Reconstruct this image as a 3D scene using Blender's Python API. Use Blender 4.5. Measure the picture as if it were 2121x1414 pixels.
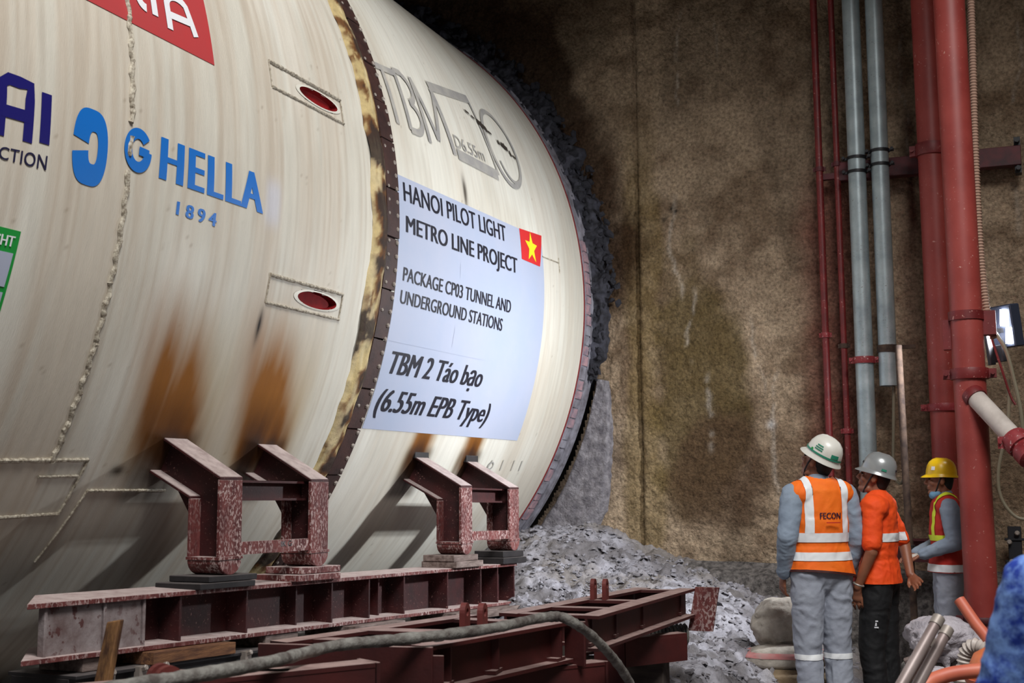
import bpy, bmesh, math, random
import numpy as np
from mathutils import Vector, Matrix, Euler
from mathutils.bvhtree import BVHTree
random.seed(7)
rng = np.random.default_rng(11)
scene = bpy.context.scene
col = scene.collection
for o in list(bpy.data.objects): bpy.data.objects.remove(o, do_unlink=True)

# ------------------------------------------------------------------ camera
cam_d = bpy.data.cameras.new('camera'); cam_d.sensor_width = 36.0
cam_d.lens = 2475.57 / 2121 * 36.0
cam = bpy.data.objects.new('camera', cam_d); col.objects.link(cam)
fw = Vector((-0.39166, 0.91218, 0.120556)).normalized()
rt = Vector((0.918626, 0.395096, -0.005045)); rt = (rt - rt.dot(fw) * fw).normalized()
up = rt.cross(fw)
M = Matrix((rt, up, -fw)).transposed().to_4x4(); M.translation = (0, 0, 1.45)
cam.matrix_world = M
cam_d.clip_start = 0.05
cam_d.dof.use_dof = True; cam_d.dof.focus_distance = 7.2; cam_d.dof.aperture_fstop = 5.0
scene.camera = cam
# ------------------------------------------------------------------ world, lamps, exposure
vs = scene.view_settings
vs.view_transform = 'Standard'; vs.look = 'None'; vs.gamma = 1.0; vs.use_curve_mapping = False
vs.exposure = 0.0
w = bpy.data.worlds.new('world'); scene.world = w; w.use_nodes = True
bg = w.node_tree.nodes['Background']; bg.inputs[0].default_value = (0.78, 0.86, 1.0, 1); bg.inputs[1].default_value = 0.17

def area(name, loc, target, sx, sy, power, color):
    d = bpy.data.lights.new(name, 'AREA'); d.shape = 'RECTANGLE'; d.size = sx; d.size_y = sy
    d.energy = power; d.color = color
    o = bpy.data.objects.new(name, d); col.objects.link(o); o.location = loc
    o.rotation_euler = (Vector(target) - Vector(loc)).to_track_quat('-Z', 'Y').to_euler()
    return o
area('shaft_opening_offscreen', (1.8, 0.8, 9.6), (-3.8, 5.5, 2.5), 3.6, 3.6, 1120, (1.0, 0.985, 0.96))

# ------------------------------------------------------------------ helpers
R = 3.275; CX = -6.948; CZ = 3.125
def srgb(r, g, b):
    f = lambda c: c / 12.92 if c <= 0.04045 else ((c + 0.055) / 1.055) ** 2.4
    return (f(r / 255), f(g / 255), f(b / 255))
def srgba(r, g, b): return srgb(r, g, b) + (1.0,)
SR = lambda *c: np.array(srgb(*c))
def cylp(y, th, r=R):
    t = math.radians(th); return Vector((CX + r * math.cos(t), y, CZ + r * math.sin(t)))
def empty(name, loc=(0, 0, 0), rz=0.0):
    o = bpy.data.objects.new(name, None); col.objects.link(o); o.location = loc; o.rotation_euler = (0, 0, rz); o.empty_display_size = 0.1
    return o
def tag(o, label=None, cat=None, group=None, kind=None):
    if label: o['label'] = label
    if cat: o['category'] = cat
    if group: o['group'] = group
    if kind: o['kind'] = kind
    return o
def link(name, me, mat=None, parent=None, smooth=False):
    o = bpy.data.objects.new(name, me); col.objects.link(o)
    if mat is not None and not me.materials: me.materials.append(mat)
    if smooth: me.polygons.foreach_set('use_smooth', [True] * len(me.polygons))
    if parent is not None: o.parent = parent
    return o
def grid_mesh(name, Pts, closed_v=False):
    """Pts: (nu, nv, 3)"""
    nu, nv, _ = Pts.shape
    me = bpy.data.meshes.new(name)
    idx = np.arange(nu * nv).reshape(nu, nv)
    if closed_v:
        nx = np.roll(idx, -1, axis=1)
        a, b, c, d = idx[:-1], idx[1:], nx[1:], nx[:-1]
    else:
        a, b, c, d = idx[:-1, :-1], idx[1:, :-1], idx[1:, 1:], idx[:-1, 1:]
    F = np.stack([a, b, c, d], -1).reshape(-1, 4)
    return arr_mesh(me, Pts.reshape(-1, 3), F)
def arr_mesh(me, V, F):
    F = np.asarray(F); V = np.asarray(V, float)
    me.vertices.add(len(V)); me.vertices.foreach_set('co', V.ravel())
    n, k = F.shape
    me.loops.add(n * k); me.loops.foreach_set('vertex_index', F.ravel().astype(np.int32))
    me.polygons.add(n); me.polygons.foreach_set('loop_start', np.arange(0, n * k, k, dtype=np.int32))
    me.polygons.foreach_set('loop_total', np.full(n, k, dtype=np.int32))
    me.update(calc_edges=True); return me
def set_col(me, C, name='Col'):
    at = me.color_attributes.new(name, 'FLOAT_COLOR', 'POINT')
    A = np.ones((len(me.vertices), 4)); A[:, :3] = C
    at.data.foreach_set('color', A.ravel())
# numpy value noise
def _h(i, j, k, s):
    n = (i.astype(np.int64) * 374761393 + j.astype(np.int64) * 668265263 + k.astype(np.int64) * 2147483647 + s * 974711) & 0xffffffff
    n = ((n ^ (n >> 13)) * 1274126177) & 0xffffffff
    n = ((n ^ (n >> 16)) * 2246822519) & 0xffffffff
    return ((n ^ (n >> 15)) & 0xffffff) / float(0xffffff)
def vnoise(p, s=0):
    p = np.asarray(p, float); f = np.floor(p); t = p - f; t = t * t * (3 - 2 * t); f = f.astype(np.int64)
    i, j, k = f[..., 0], f[..., 1], f[..., 2]; x, y, z = t[..., 0], t[..., 1], t[..., 2]
    L = lambda a, b, u: a + (b - a) * u
    c = lambda a, b, d: _h(i + a, j + b, k + d, s)
    return L(L(L(c(0,0,0), c(1,0,0), x), L(c(0,1,0), c(1,1,0), x), y), L(L(c(0,0,1), c(1,0,1), x), L(c(0,1,1), c(1,1,1), x), y), z)
def fbm(p, oct=4, s=0, gain=0.5):
    p = np.asarray(p, float); a = 1.0; tot = 0; out = 0
    for o in range(oct):
        out = out + a * vnoise(p, s + o * 17); tot += a; a *= gain; p = p * 2.03
    return out / tot
def sm(a, b, x):
    t = np.clip((x - a) / (b - a), 0, 1); return t * t * (3 - 2 * t)
def mix(a, b, t): return a + (b - a) * np.asarray(t)[..., None]

class MB:
    def __init__(s): s.v = []; s.f = []
    def add(s, vs, fs):
        k = len(s.v); s.v += [Vector(v) for v in vs]; s.f += [tuple(i + k for i in f) for f in fs]; return s
    def box(s, c, d, rot=None):
        hx, hy, hz = d[0] / 2, d[1] / 2, d[2] / 2
        vs = [Vector((x, y, z)) for x in (-hx, hx) for y in (-hy, hy) for z in (-hz, hz)]
        if rot is not None: vs = [rot @ v for v in vs]
        return s.add([v + Vector(c) for v in vs], [(0,1,3,2),(4,6,7,5),(0,4,5,1),(2,3,7,6),(0,2,6,4),(1,5,7,3)])
    def hexa(s, p):   # 8 points: bottom 4 ccw, top 4 ccw
        return s.add(p, [(3,2,1,0),(4,5,6,7),(0,1,5,4),(1,2,6,5),(2,3,7,6),(3,0,4,7)])
    def prism(s, poly, ext):
        """poly: 3D points, ext: vector"""
        n = len(poly); e = Vector(ext)
        return s.add([Vector(p) for p in poly] + [Vector(p) + e for p in poly],
                     [tuple(range(n - 1, -1, -1)), tuple(range(n, 2 * n))] + [(i, (i + 1) % n, n + (i + 1) % n, n + i) for i in range(n)])
    def tube(s, pts, r, n=12, cap=True):
        pts = [Vector(p) for p in pts]; rs = r if isinstance(r, (list, tuple)) else [r] * len(pts)
        d0 = (pts[1] - pts[0]).normalized(); a = d0.orthogonal().normalized()
        vs = []; N = len(pts)
        for i, p in enumerate(pts):
            d = (pts[min(i + 1, N - 1)] - pts[max(i - 1, 0)]).normalized()
            a = (a - a.dot(d) * d).normalized(); b = d.cross(a)
            for k in range(n):
                t = 2 * math.pi * k / n; vs.append(p + rs[i] * (math.cos(t) * a + math.sin(t) * b))
        fs = [(i * n + k, i * n + (k + 1) % n, (i + 1) * n + (k + 1) % n, (i + 1) * n + k) for i in range(N - 1) for k in range(n)]
        if cap: fs += [tuple(range(n - 1, -1, -1)), tuple((N - 1) * n + k for k in range(n))]
        return s.add(vs, fs)
    def lathe(s, c, prof, n=24, axis=Vector((0, 0, 1)), sc=(1, 1)):
        axis = Vector(axis).normalized(); a = axis.orthogonal().normalized() if abs(axis.z) < 0.99 else Vector((1, 0, 0)); b = axis.cross(a)
        vs = []; N = len(prof)
        for (r, z) in prof:
            for k in range(n):
                t = 2 * math.pi * k / n
                vs.append(Vector(c) + axis * z + a * (r * sc[0] * math.cos(t)) + b * (r * sc[1] * math.sin(t)))
        fs = [(i * n + k, i * n + (k + 1) % n, (i + 1) * n + (k + 1) % n, (i + 1) * n + k) for i in range(N - 1) for k in range(n)]
        fs += [tuple(range(n - 1, -1, -1)), tuple((N - 1) * n + k for k in range(n))]
        return s.add(vs, fs)
    def build(s, name, mat, parent=None, smooth=False, bevel=0.0):
        me = bpy.data.meshes.new(name); me.from_pydata([tuple(v) for v in s.v], [], s.f); me.update()
        bm = bmesh.new(); bm.from_mesh(me); bmesh.ops.recalc_face_normals(bm, faces=bm.faces)
        if bevel > 0:
            es = [e for e in bm.edges if len(e.link_faces) == 2 and e.calc_face_angle(0) > 0.6]
            bmesh.ops.bevel(bm, geom=es, offset=bevel, segments=1, affect='EDGES', profile=0.7)
        bm.to_mesh(me); bm.free()
        o = link(name, me, mat, parent, False)
        if smooth: smooth_by_angle(me)
        return o
def smooth_by_angle(me, ang=0.7):
    me.polygons.foreach_set('use_smooth', [True] * len(me.polygons))
    try: me.set_sharp_from_angle(angle=ang)
    except Exception: pass
def spline(pts, n=8):
    pts = [Vector(p) for p in pts]; out = []
    P = [pts[0] * 2 - pts[1]] + pts + [pts[-1] * 2 - pts[-2]]
    for i in range(1, len(P) - 2):
        for k in range(n):
            t = k / n; a, b, c, d = P[i - 1], P[i], P[i + 1], P[i + 2]
            out.append(0.5 * ((2 * b) + (c - a) * t + (2 * a - 5 * b + 4 * c - d) * t * t + (3 * b - a - 3 * c + d) * t ** 3))
    out.append(pts[-1]); return out

# ------------------------------------------------------------------ materials
def mat(name, color=(0.5, 0.5, 0.5), rough=0.6, metal=0.0, noise=0.0, nscale=8.0, color2=None, bump=0.0, bscale=40.0, attr=False,
        dust=None, dust_amt=0.0, speck=None, speck_amt=0.0, speck_scale=60.0, emit=None, estr=0.0, trans=0.0, stretch=None, spec=0.5):
    m = bpy.data.materials.new(name); m.use_nodes = True; nt = m.node_tree; N = nt.nodes; Lk = nt.links
    b = N['Principled BSDF']; b.inputs['Roughness'].default_value = rough; b.inputs['Metallic'].default_value = metal
    b.inputs['Specular IOR Level'].default_value = spec
    tc = N.new('ShaderNodeTexCoord'); vec = tc.outputs['Object']
    if stretch:
        mp = N.new('ShaderNodeMapping'); mp.inputs['Scale'].default_value = stretch; Lk.new(vec, mp.inputs[0]); svec = mp.outputs[0]
    else: svec = vec
    def nz(scale, detail=5, v=None):
        n = N.new('ShaderNodeTexNoise'); n.inputs['Scale'].default_value = scale; n.inputs['Detail'].default_value = detail; n.inputs['Roughness'].default_value = 0.62
        Lk.new(v if v is not None else svec, n.inputs['Vector']); return n.outputs['Fac']
    def ramp(x, a, c):
        r = N.new('ShaderNodeMapRange'); r.inputs[1].default_value = a; r.inputs[2].default_value = c; Lk.new(x, r.inputs[0]); return r.outputs[0]
    def mx(f, a, c, mode='MIX'):
        n = N.new('ShaderNodeMix'); n.data_type = 'RGBA'; n.blend_type = mode
        if hasattr(f, 'links'): Lk.new(f, n.inputs[0])
        else: n.inputs[0].default_value = f
        for s, q in ((6, a), (7, c)):
            if hasattr(q, 'links'): Lk.new(q, n.inputs[s])
            else: n.inputs[s].default_value = tuple(q)[:3] + (1,)
        return n.outputs[2]
    if attr:
        at = N.new('ShaderNodeAttribute'); at.attribute_name = 'Col'; c = at.outputs['Color']
    else: c = tuple(color)
    if noise > 0:
        c2 = color2 if color2 is not None else tuple(x * 0.45 for x in color)
        f = ramp(nz(nscale), 0.5 - 0.5 / (1 + noise * 3), 0.5 + 0.5 / (1 + noise * 3))
        if attr: 
            mm = N.new('ShaderNodeMapRange'); mm.inputs[1].default_value = 0.25; mm.inputs[2].default_value = 0.75; mm.inputs[3].default_value = 1 - noise; mm.inputs[4].default_value = 1 + noise * 0.6
            Lk.new(nz(nscale), mm.inputs[0]); c = mx(1.0, c, mm.outputs[0], 'MULTIPLY')
        else: c = mx(f, c, c2)
    if speck is not None:
        f = ramp(nz(speck_scale, 3), 0.66 - 0.2 * speck_amt, 0.70 - 0.2 * speck_amt)
        f2 = N.new('ShaderNodeMath'); f2.operation = 'MULTIPLY'; Lk.new(f, f2.inputs[0]); Lk.new(ramp(nz(4.0, 2, vec), 0.35, 0.65), f2.inputs[1])
        c = mx(f2.outputs[0], c, speck)
    if dust is not None:
        g = N.new('ShaderNodeNewGeometry'); sp = N.new('ShaderNodeSeparateXYZ'); Lk.new(g.outputs['Normal'], sp.inputs[0])
        f = ramp(sp.outputs['Z'], 0.45, 0.9)
        f2 = N.new('ShaderNodeMath'); f2.operation = 'MULTIPLY'; Lk.new(f, f2.inputs[0])
        rr = N.new('ShaderNodeMapRange'); rr.inputs[1].default_value = 0.3; rr.inputs[2].default_value = 0.6; rr.inputs[3].default_value = dust_amt * 0.55; rr.inputs[4].default_value = dust_amt
        Lk.new(nz(14.0, 4, vec), rr.inputs[0]); Lk.new(rr.outputs[0], f2.inputs[1])
        c = mx(f2.outputs[0], c, dust)
    if hasattr(c, 'links'): Lk.new(c, b.inputs['Base Color'])
    else: b.inputs['Base Color'].default_value = tuple(c)[:3] + (1,)
    if bump > 0:
        bp = N.new('ShaderNodeBump'); bp.inputs['Strength'].default_value = 1.0; bp.inputs['Distance'].default_value = bump
        Lk.new(nz(bscale, 6), bp.inputs['Height']); Lk.new(bp.outputs[0], b.inputs['Normal'])
    if emit is not None:
        b.inputs['Emission Color'].default_value = tuple(emit)[:3] + (1,); b.inputs['Emission Strength'].default_value = estr
    if trans: b.inputs['Transmission Weight'].default_value = trans
    return m
DUST = srgb(196, 180, 176)
m_skin_tbm = mat('cream_paint', attr=True, rough=0.5, noise=0.10, nscale=3.0, bump=0.0016, bscale=30, stretch=(1.0, 7.0, 1.0), spec=0.3)
m_strip = mat('peeling_strip', attr=True, rough=0.8, noise=0.3, nscale=18, bump=0.006, bscale=30)
m_band = mat('oxide_band', srgb(66, 38, 32), 0.65, noise=0.7, nscale=6, color2=srgb(40, 20, 18), bump=0.002, bscale=50)
m_bolt = mat('bolt_steel', srgb(150, 140, 132), 0.5, 0.3)
m_poster = mat('vinyl_poster', srgb(162, 174, 198), 0.5, noise=0.3, nscale=1.2, color2=srgb(178, 182, 200), spec=0.3)
m_black = mat('black_ink', srgb(24, 24, 38), 0.5)
m_blue = mat('blue_vinyl', srgb(8, 108, 196), 0.45)
m_navy = mat('navy_vinyl', srgb(24, 20, 104), 0.45)
m_ink = mat('dark_navy_ink', srgb(22, 20, 60), 0.5)
m_signred = mat('red_vinyl', srgb(206, 44, 46), 0.5)
m_bannerred = mat('faded_red_vinyl', srgb(186, 58, 60), 0.55, noise=0.3, nscale=3, color2=srgb(172, 66, 68))
m_white = mat('white_vinyl', srgb(232, 232, 236), 0.5)
m_green = mat('green_vinyl', srgb(10, 146, 54), 0.5)
m_yellow = mat('yellow_vinyl', srgb(245, 225, 40), 0.5)
m_grey = mat('grey_lettering', srgb(142, 140, 140), 0.6, noise=0.5, nscale=5, color2=srgb(176, 172, 164))
m_darkmark = mat('dark_marking', srgb(52, 44, 38), 0.7)
m_weld = mat('painted_weld', srgb(206, 198, 180), 0.55, noise=0.8, nscale=60, color2=srgb(120, 108, 92), bump=0.003, bscale=120)
m_creamplain = mat('cream_lip_paint', srgb(214, 210, 198), 0.55)
m_pocket = mat('red_pocket', srgb(140, 16, 20), 0.75, noise=0.4, nscale=14, color2=srgb(104, 8, 12), spec=0.2)
m_rim = mat('rim_steel', srgb(150, 148, 158), 0.7, noise=0.7, nscale=9, color2=srgb(96, 92, 98), bump=0.004, bscale=30)
m_rimplate = mat('pinkish_rim_plate', srgb(176, 140, 144), 0.7, noise=0.8, nscale=14, color2=srgb(124, 112, 124))
m_redline = mat('red_seal', srgb(120, 24, 28), 0.6)
m_steel = mat('red_oxide_steel', srgb(68, 15, 16), 0.65, noise=0.6, nscale=5, color2=srgb(38, 9, 12), dust=DUST, dust_amt=0.9, speck=srgb(150, 110, 104), speck_amt=0.12, speck_scale=70, bump=0.0012, bscale=60)
m_steel_splash = mat('mud_splashed_steel', srgb(116, 60, 57), 0.7, noise=0.9, nscale=16, color2=srgb(80, 30, 30), dust=DUST, dust_amt=0.9, speck=srgb(180, 156, 152), speck_amt=0.7, speck_scale=75, bump=0.002, bscale=70, stretch=(1, 1, 0.55))
m_steel_clean = mat('clean_red_steel', srgb(74, 21, 19), 0.6, noise=0.5, nscale=4, color2=srgb(46, 11, 12), dust=srgb(172, 146, 140), dust_amt=0.85, bump=0.0008, bscale=60)
m_mudplate = mat('mud_coated_steel', srgb(150, 140, 140), 0.75, noise=0.8, nscale=7, color2=srgb(104, 86, 84), speck=srgb(84, 50, 48), speck_amt=0.4, speck_scale=16, bump=0.003)
m_dark = mat('dark_steel', srgb(44, 40, 42), 0.6, noise=0.6, nscale=12, color2=srgb(22, 20, 22), dust=srgb(120, 112, 110), dust_amt=0.6)
m_timber = mat('dusty_timber', srgb(140, 124, 118), 0.85, noise=0.8, nscale=10, color2=srgb(88, 72, 66), bump=0.004, bscale=30, stretch=(3, 0.6, 3))
m_darktimber = mat('dark_timber', srgb(72, 62, 56), 0.9, noise=0.7, nscale=10, color2=srgb(44, 36, 32), stretch=(0.6, 3, 3))
m_wood = mat('weathered_wood', srgb(138, 98, 58), 0.8, noise=0.9, nscale=14, color2=srgb(70, 42, 24), bump=0.003, stretch=(3, 3, 0.5))
m_wall = mat('rough_concrete', attr=True, rough=0.92, noise=0.65, nscale=38, bump=0.04, bscale=24, spec=0.15)
m_mud = mat('grey_mud', attr=True, rough=0.75, noise=0.35, nscale=22, bump=0.02, bscale=28, spec=0.25)
m_chip = mat('mud_flake', srgb(150, 148, 155), 0.8, noise=0.8, nscale=6.0, color2=srgb(108, 104, 106), spec=0.2)
m_rock = mat('broken_concrete', srgb(60, 60, 70), 0.85, noise=0.9, nscale=9, color2=srgb(24, 24, 30), bump=0.008, bscale=30)
m_ledge = mat('rough_grey_concrete', srgb(118, 112, 108), 0.9, noise=0.9, nscale=22, color2=srgb(56, 52, 50), bump=0.02, bscale=26)
m_collar = mat('grey_mortar', srgb(146, 142, 146), 0.9, noise=0.8, nscale=14, color2=srgb(100, 96, 102), bump=0.03, bscale=26)
m_floor = mat('site_floor', srgb(96, 90, 86), 0.85, noise=0.8, nscale=5, color2=srgb(74, 68, 64), bump=0.02, bscale=20)
m_shaft = mat('shaft_concrete', srgb(96, 86, 76), 0.9, noise=0.5, nscale=2)
m_galv = mat('galvanised_pipe', srgb(176, 188, 190), 0.42, 0.35, noise=0.5, nscale=6, color2=srgb(140, 152, 156), speck=srgb(120, 118, 112), speck_amt=0.1)
m_redpipe = mat('red_pipe_paint', srgb(156, 66, 59), 0.5, noise=0.5, nscale=3, color2=srgb(132, 46, 41), speck=srgb(190, 140, 130), speck_amt=0.02, speck_scale=40)
m_redpipe2 = mat('dark_red_pipe_paint', srgb(122, 34, 34), 0.5, noise=0.6, nscale=7, color2=srgb(92, 22, 24), speck=srgb(190, 140, 130), speck_amt=0.1, speck_scale=50)
m_coupling = mat('red_coupling', srgb(146, 50, 54), 0.5, noise=0.6, nscale=14, color2=srgb(120, 28, 34), speck=srgb(210, 190, 185), speck_amt=0.25)
m_lug = mat('lug_paint', srgb(112, 48, 43), 0.6, noise=0.5, nscale=10, color2=srgb(84, 28, 26))
m_plank = mat('orange_plank', srgb(134, 92, 60), 0.85, noise=0.9, nscale=9, color2=srgb(84, 52, 36), bump=0.003, stretch=(6, 0.7, 6))
m_brack = mat('wine_bracket', srgb(92, 28, 34), 0.6, noise=0.6, nscale=8, color2=srgb(52, 18, 24))
m_blackmetal = mat('black_clamp', srgb(26, 26, 30), 0.5, 0.2)
m_rustrod = mat('rusty_tube', srgb(82, 64, 52), 0.85, noise=0.9, nscale=14, color2=srgb(44, 30, 24), bump=0.003)
m_hosebeige = mat('ribbed_hose', srgb(172, 140, 122), 0.6)
m_cable = mat('muddy_cable', srgb(136, 134, 128), 0.85, noise=0.9, nscale=16, color2=srgb(78, 70, 66), bump=0.008, bscale=45)
m_cablethin = mat('grey_cable', srgb(120, 112, 92), 0.6)
m_blackrubber = mat('black_rubber', srgb(30, 28, 28), 0.6)
m_lamp = mat('lamp_housing', srgb(52, 58, 74), 0.45, 0.3)
m_led = mat('lamp_led', srgb(240, 244, 255), 0.4, emit=(0.9, 0.95, 1.0), estr=50)
m_skin = mat('skin', srgb(150, 98, 72), 0.5, noise=0.3, nscale=12, color2=srgb(132, 80, 58))
m_skin2 = mat('skin_tanned', srgb(124, 80, 58), 0.5, noise=0.3, nscale=12, color2=srgb(104, 64, 46))
m_hair = mat('black_hair', srgb(20, 18, 18), 0.7, bump=0.002, bscale=200)
m_orange = mat('orange_fabric', srgb(255, 126, 22), 0.75, noise=0.3, nscale=6, color2=srgb(250, 104, 12), bump=0.003, bscale=18)
m_orange2 = mat('red_orange_fabric', srgb(250, 88, 14), 0.75, noise=0.3, nscale=6, color2=srgb(236, 68, 10), bump=0.004, bscale=14)
m_redvest = mat('scarlet_fabric', srgb(206, 48, 32), 0.75, noise=0.3, nscale=6, color2=srgb(180, 36, 26), bump=0.003, bscale=18)
m_reflect = mat('reflective_tape', srgb(250, 250, 250), 0.35, noise=0.1, nscale=30, color2=srgb(236, 240, 244))
m_lime = mat('lime_tape', srgb(226, 240, 60), 0.5)
m_piping = mat('dark_piping', srgb(60, 16, 16), 0.7)
m_shirt = mat('grey_blue_fabric', srgb(150, 164, 180), 0.8, noise=0.4, nscale=5, color2=srgb(128, 142, 160), bump=0.005, bscale=12)
m_shirt2 = mat('slate_fabric', srgb(112, 126, 140), 0.8, noise=0.4, nscale=5, color2=srgb(92, 104, 118), bump=0.005, bscale=12)
m_trous = mat('pale_grey_trouser', srgb(170, 176, 188), 0.8, noise=0.4, nscale=5, color2=srgb(148, 152, 166), bump=0.006, bscale=10)
m_trous2 = mat('grey_trouser', srgb(110, 118, 130), 0.8, noise=0.4, nscale=5, color2=srgb(88, 94, 106), bump=0.006, bscale=10)
m_blacktrous = mat('black_trouser', srgb(17, 17, 20), 0.75, bump=0.005, bscale=10)
m_boot = mat('boot_leather', srgb(40, 34, 32), 0.6)
m_hatwhite = mat('white_helmet_plastic', srgb(232, 230, 222), 0.3, noise=0.3, nscale=8, color2=srgb(208, 204, 192))
m_hatgrey = mat('silver_helmet_plastic', srgb(150, 152, 152), 0.28, 0.25)
m_hatyellow = mat('yellow_helmet_plastic', srgb(240, 196, 20), 0.3, noise=0.3, nscale=8, color2=srgb(212, 170, 20))
m_teal = mat('green_sticker', srgb(40, 132, 104), 0.5)
m_strap = mat('helmet_strap', srgb(36, 32, 36), 0.7)
m_mask = mat('blue_mask', srgb(120, 170, 205), 0.7)
m_glove = mat('pale_glove', srgb(196, 188, 178), 0.85)
m_camo = mat('blue_camouflage', srgb(126, 164, 232), 0.8, noise=1.5, nscale=19, color2=srgb(26, 58, 160), bump=0.004, bscale=14)
m_sack = mat('woven_sack', srgb(198, 190, 178), 0.85, noise=0.7, nscale=8, color2=srgb(150, 140, 128), bump=0.006, bscale=24)
m_sackgrey = mat('muddy_sack', srgb(184, 182, 178), 0.85, noise=0.8, nscale=7, color2=srgb(144, 140, 136), bump=0.008, bscale=20)
m_sacktan = mat('tan_sack', srgb(160, 140, 112), 0.85, noise=0.8, nscale=8, color2=srgb(112, 92, 68), bump=0.007, bscale=22)
m_stripe = mat('pink_sack_stripe', srgb(206, 120, 118), 0.85, noise=0.6, nscale=10, color2=srgb(190, 150, 146))
m_plasticbag = mat('white_plastic_bag', srgb(204, 198, 204), 0.4, noise=0.3, nscale=8, color2=srgb(168, 160, 168), bump=0.02, bscale=22)
m_orangehose = mat('orange_hose', srgb(216, 122, 92), 0.5, noise=0.4, nscale=6, color2=srgb(196, 98, 76))
m_orangepipe = mat('orange_plastic', srgb(232, 132, 76), 0.45, noise=0.4, nscale=6, color2=srgb(214, 110, 64))
m_pvc = mat('grey_pvc', srgb(206, 196, 188), 0.5, noise=0.4, nscale=10, color2=srgb(176, 166, 158))
m_rodsteel = mat('dull_steel_tube', srgb(160, 146, 142), 0.45, 0.2, noise=0.6, nscale=5, color2=srgb(122, 104, 100))
m_pole = mat('pale_bamboo', srgb(206, 196, 176), 0.7, noise=0.6, nscale=12, color2=srgb(160, 140, 110))

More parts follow.
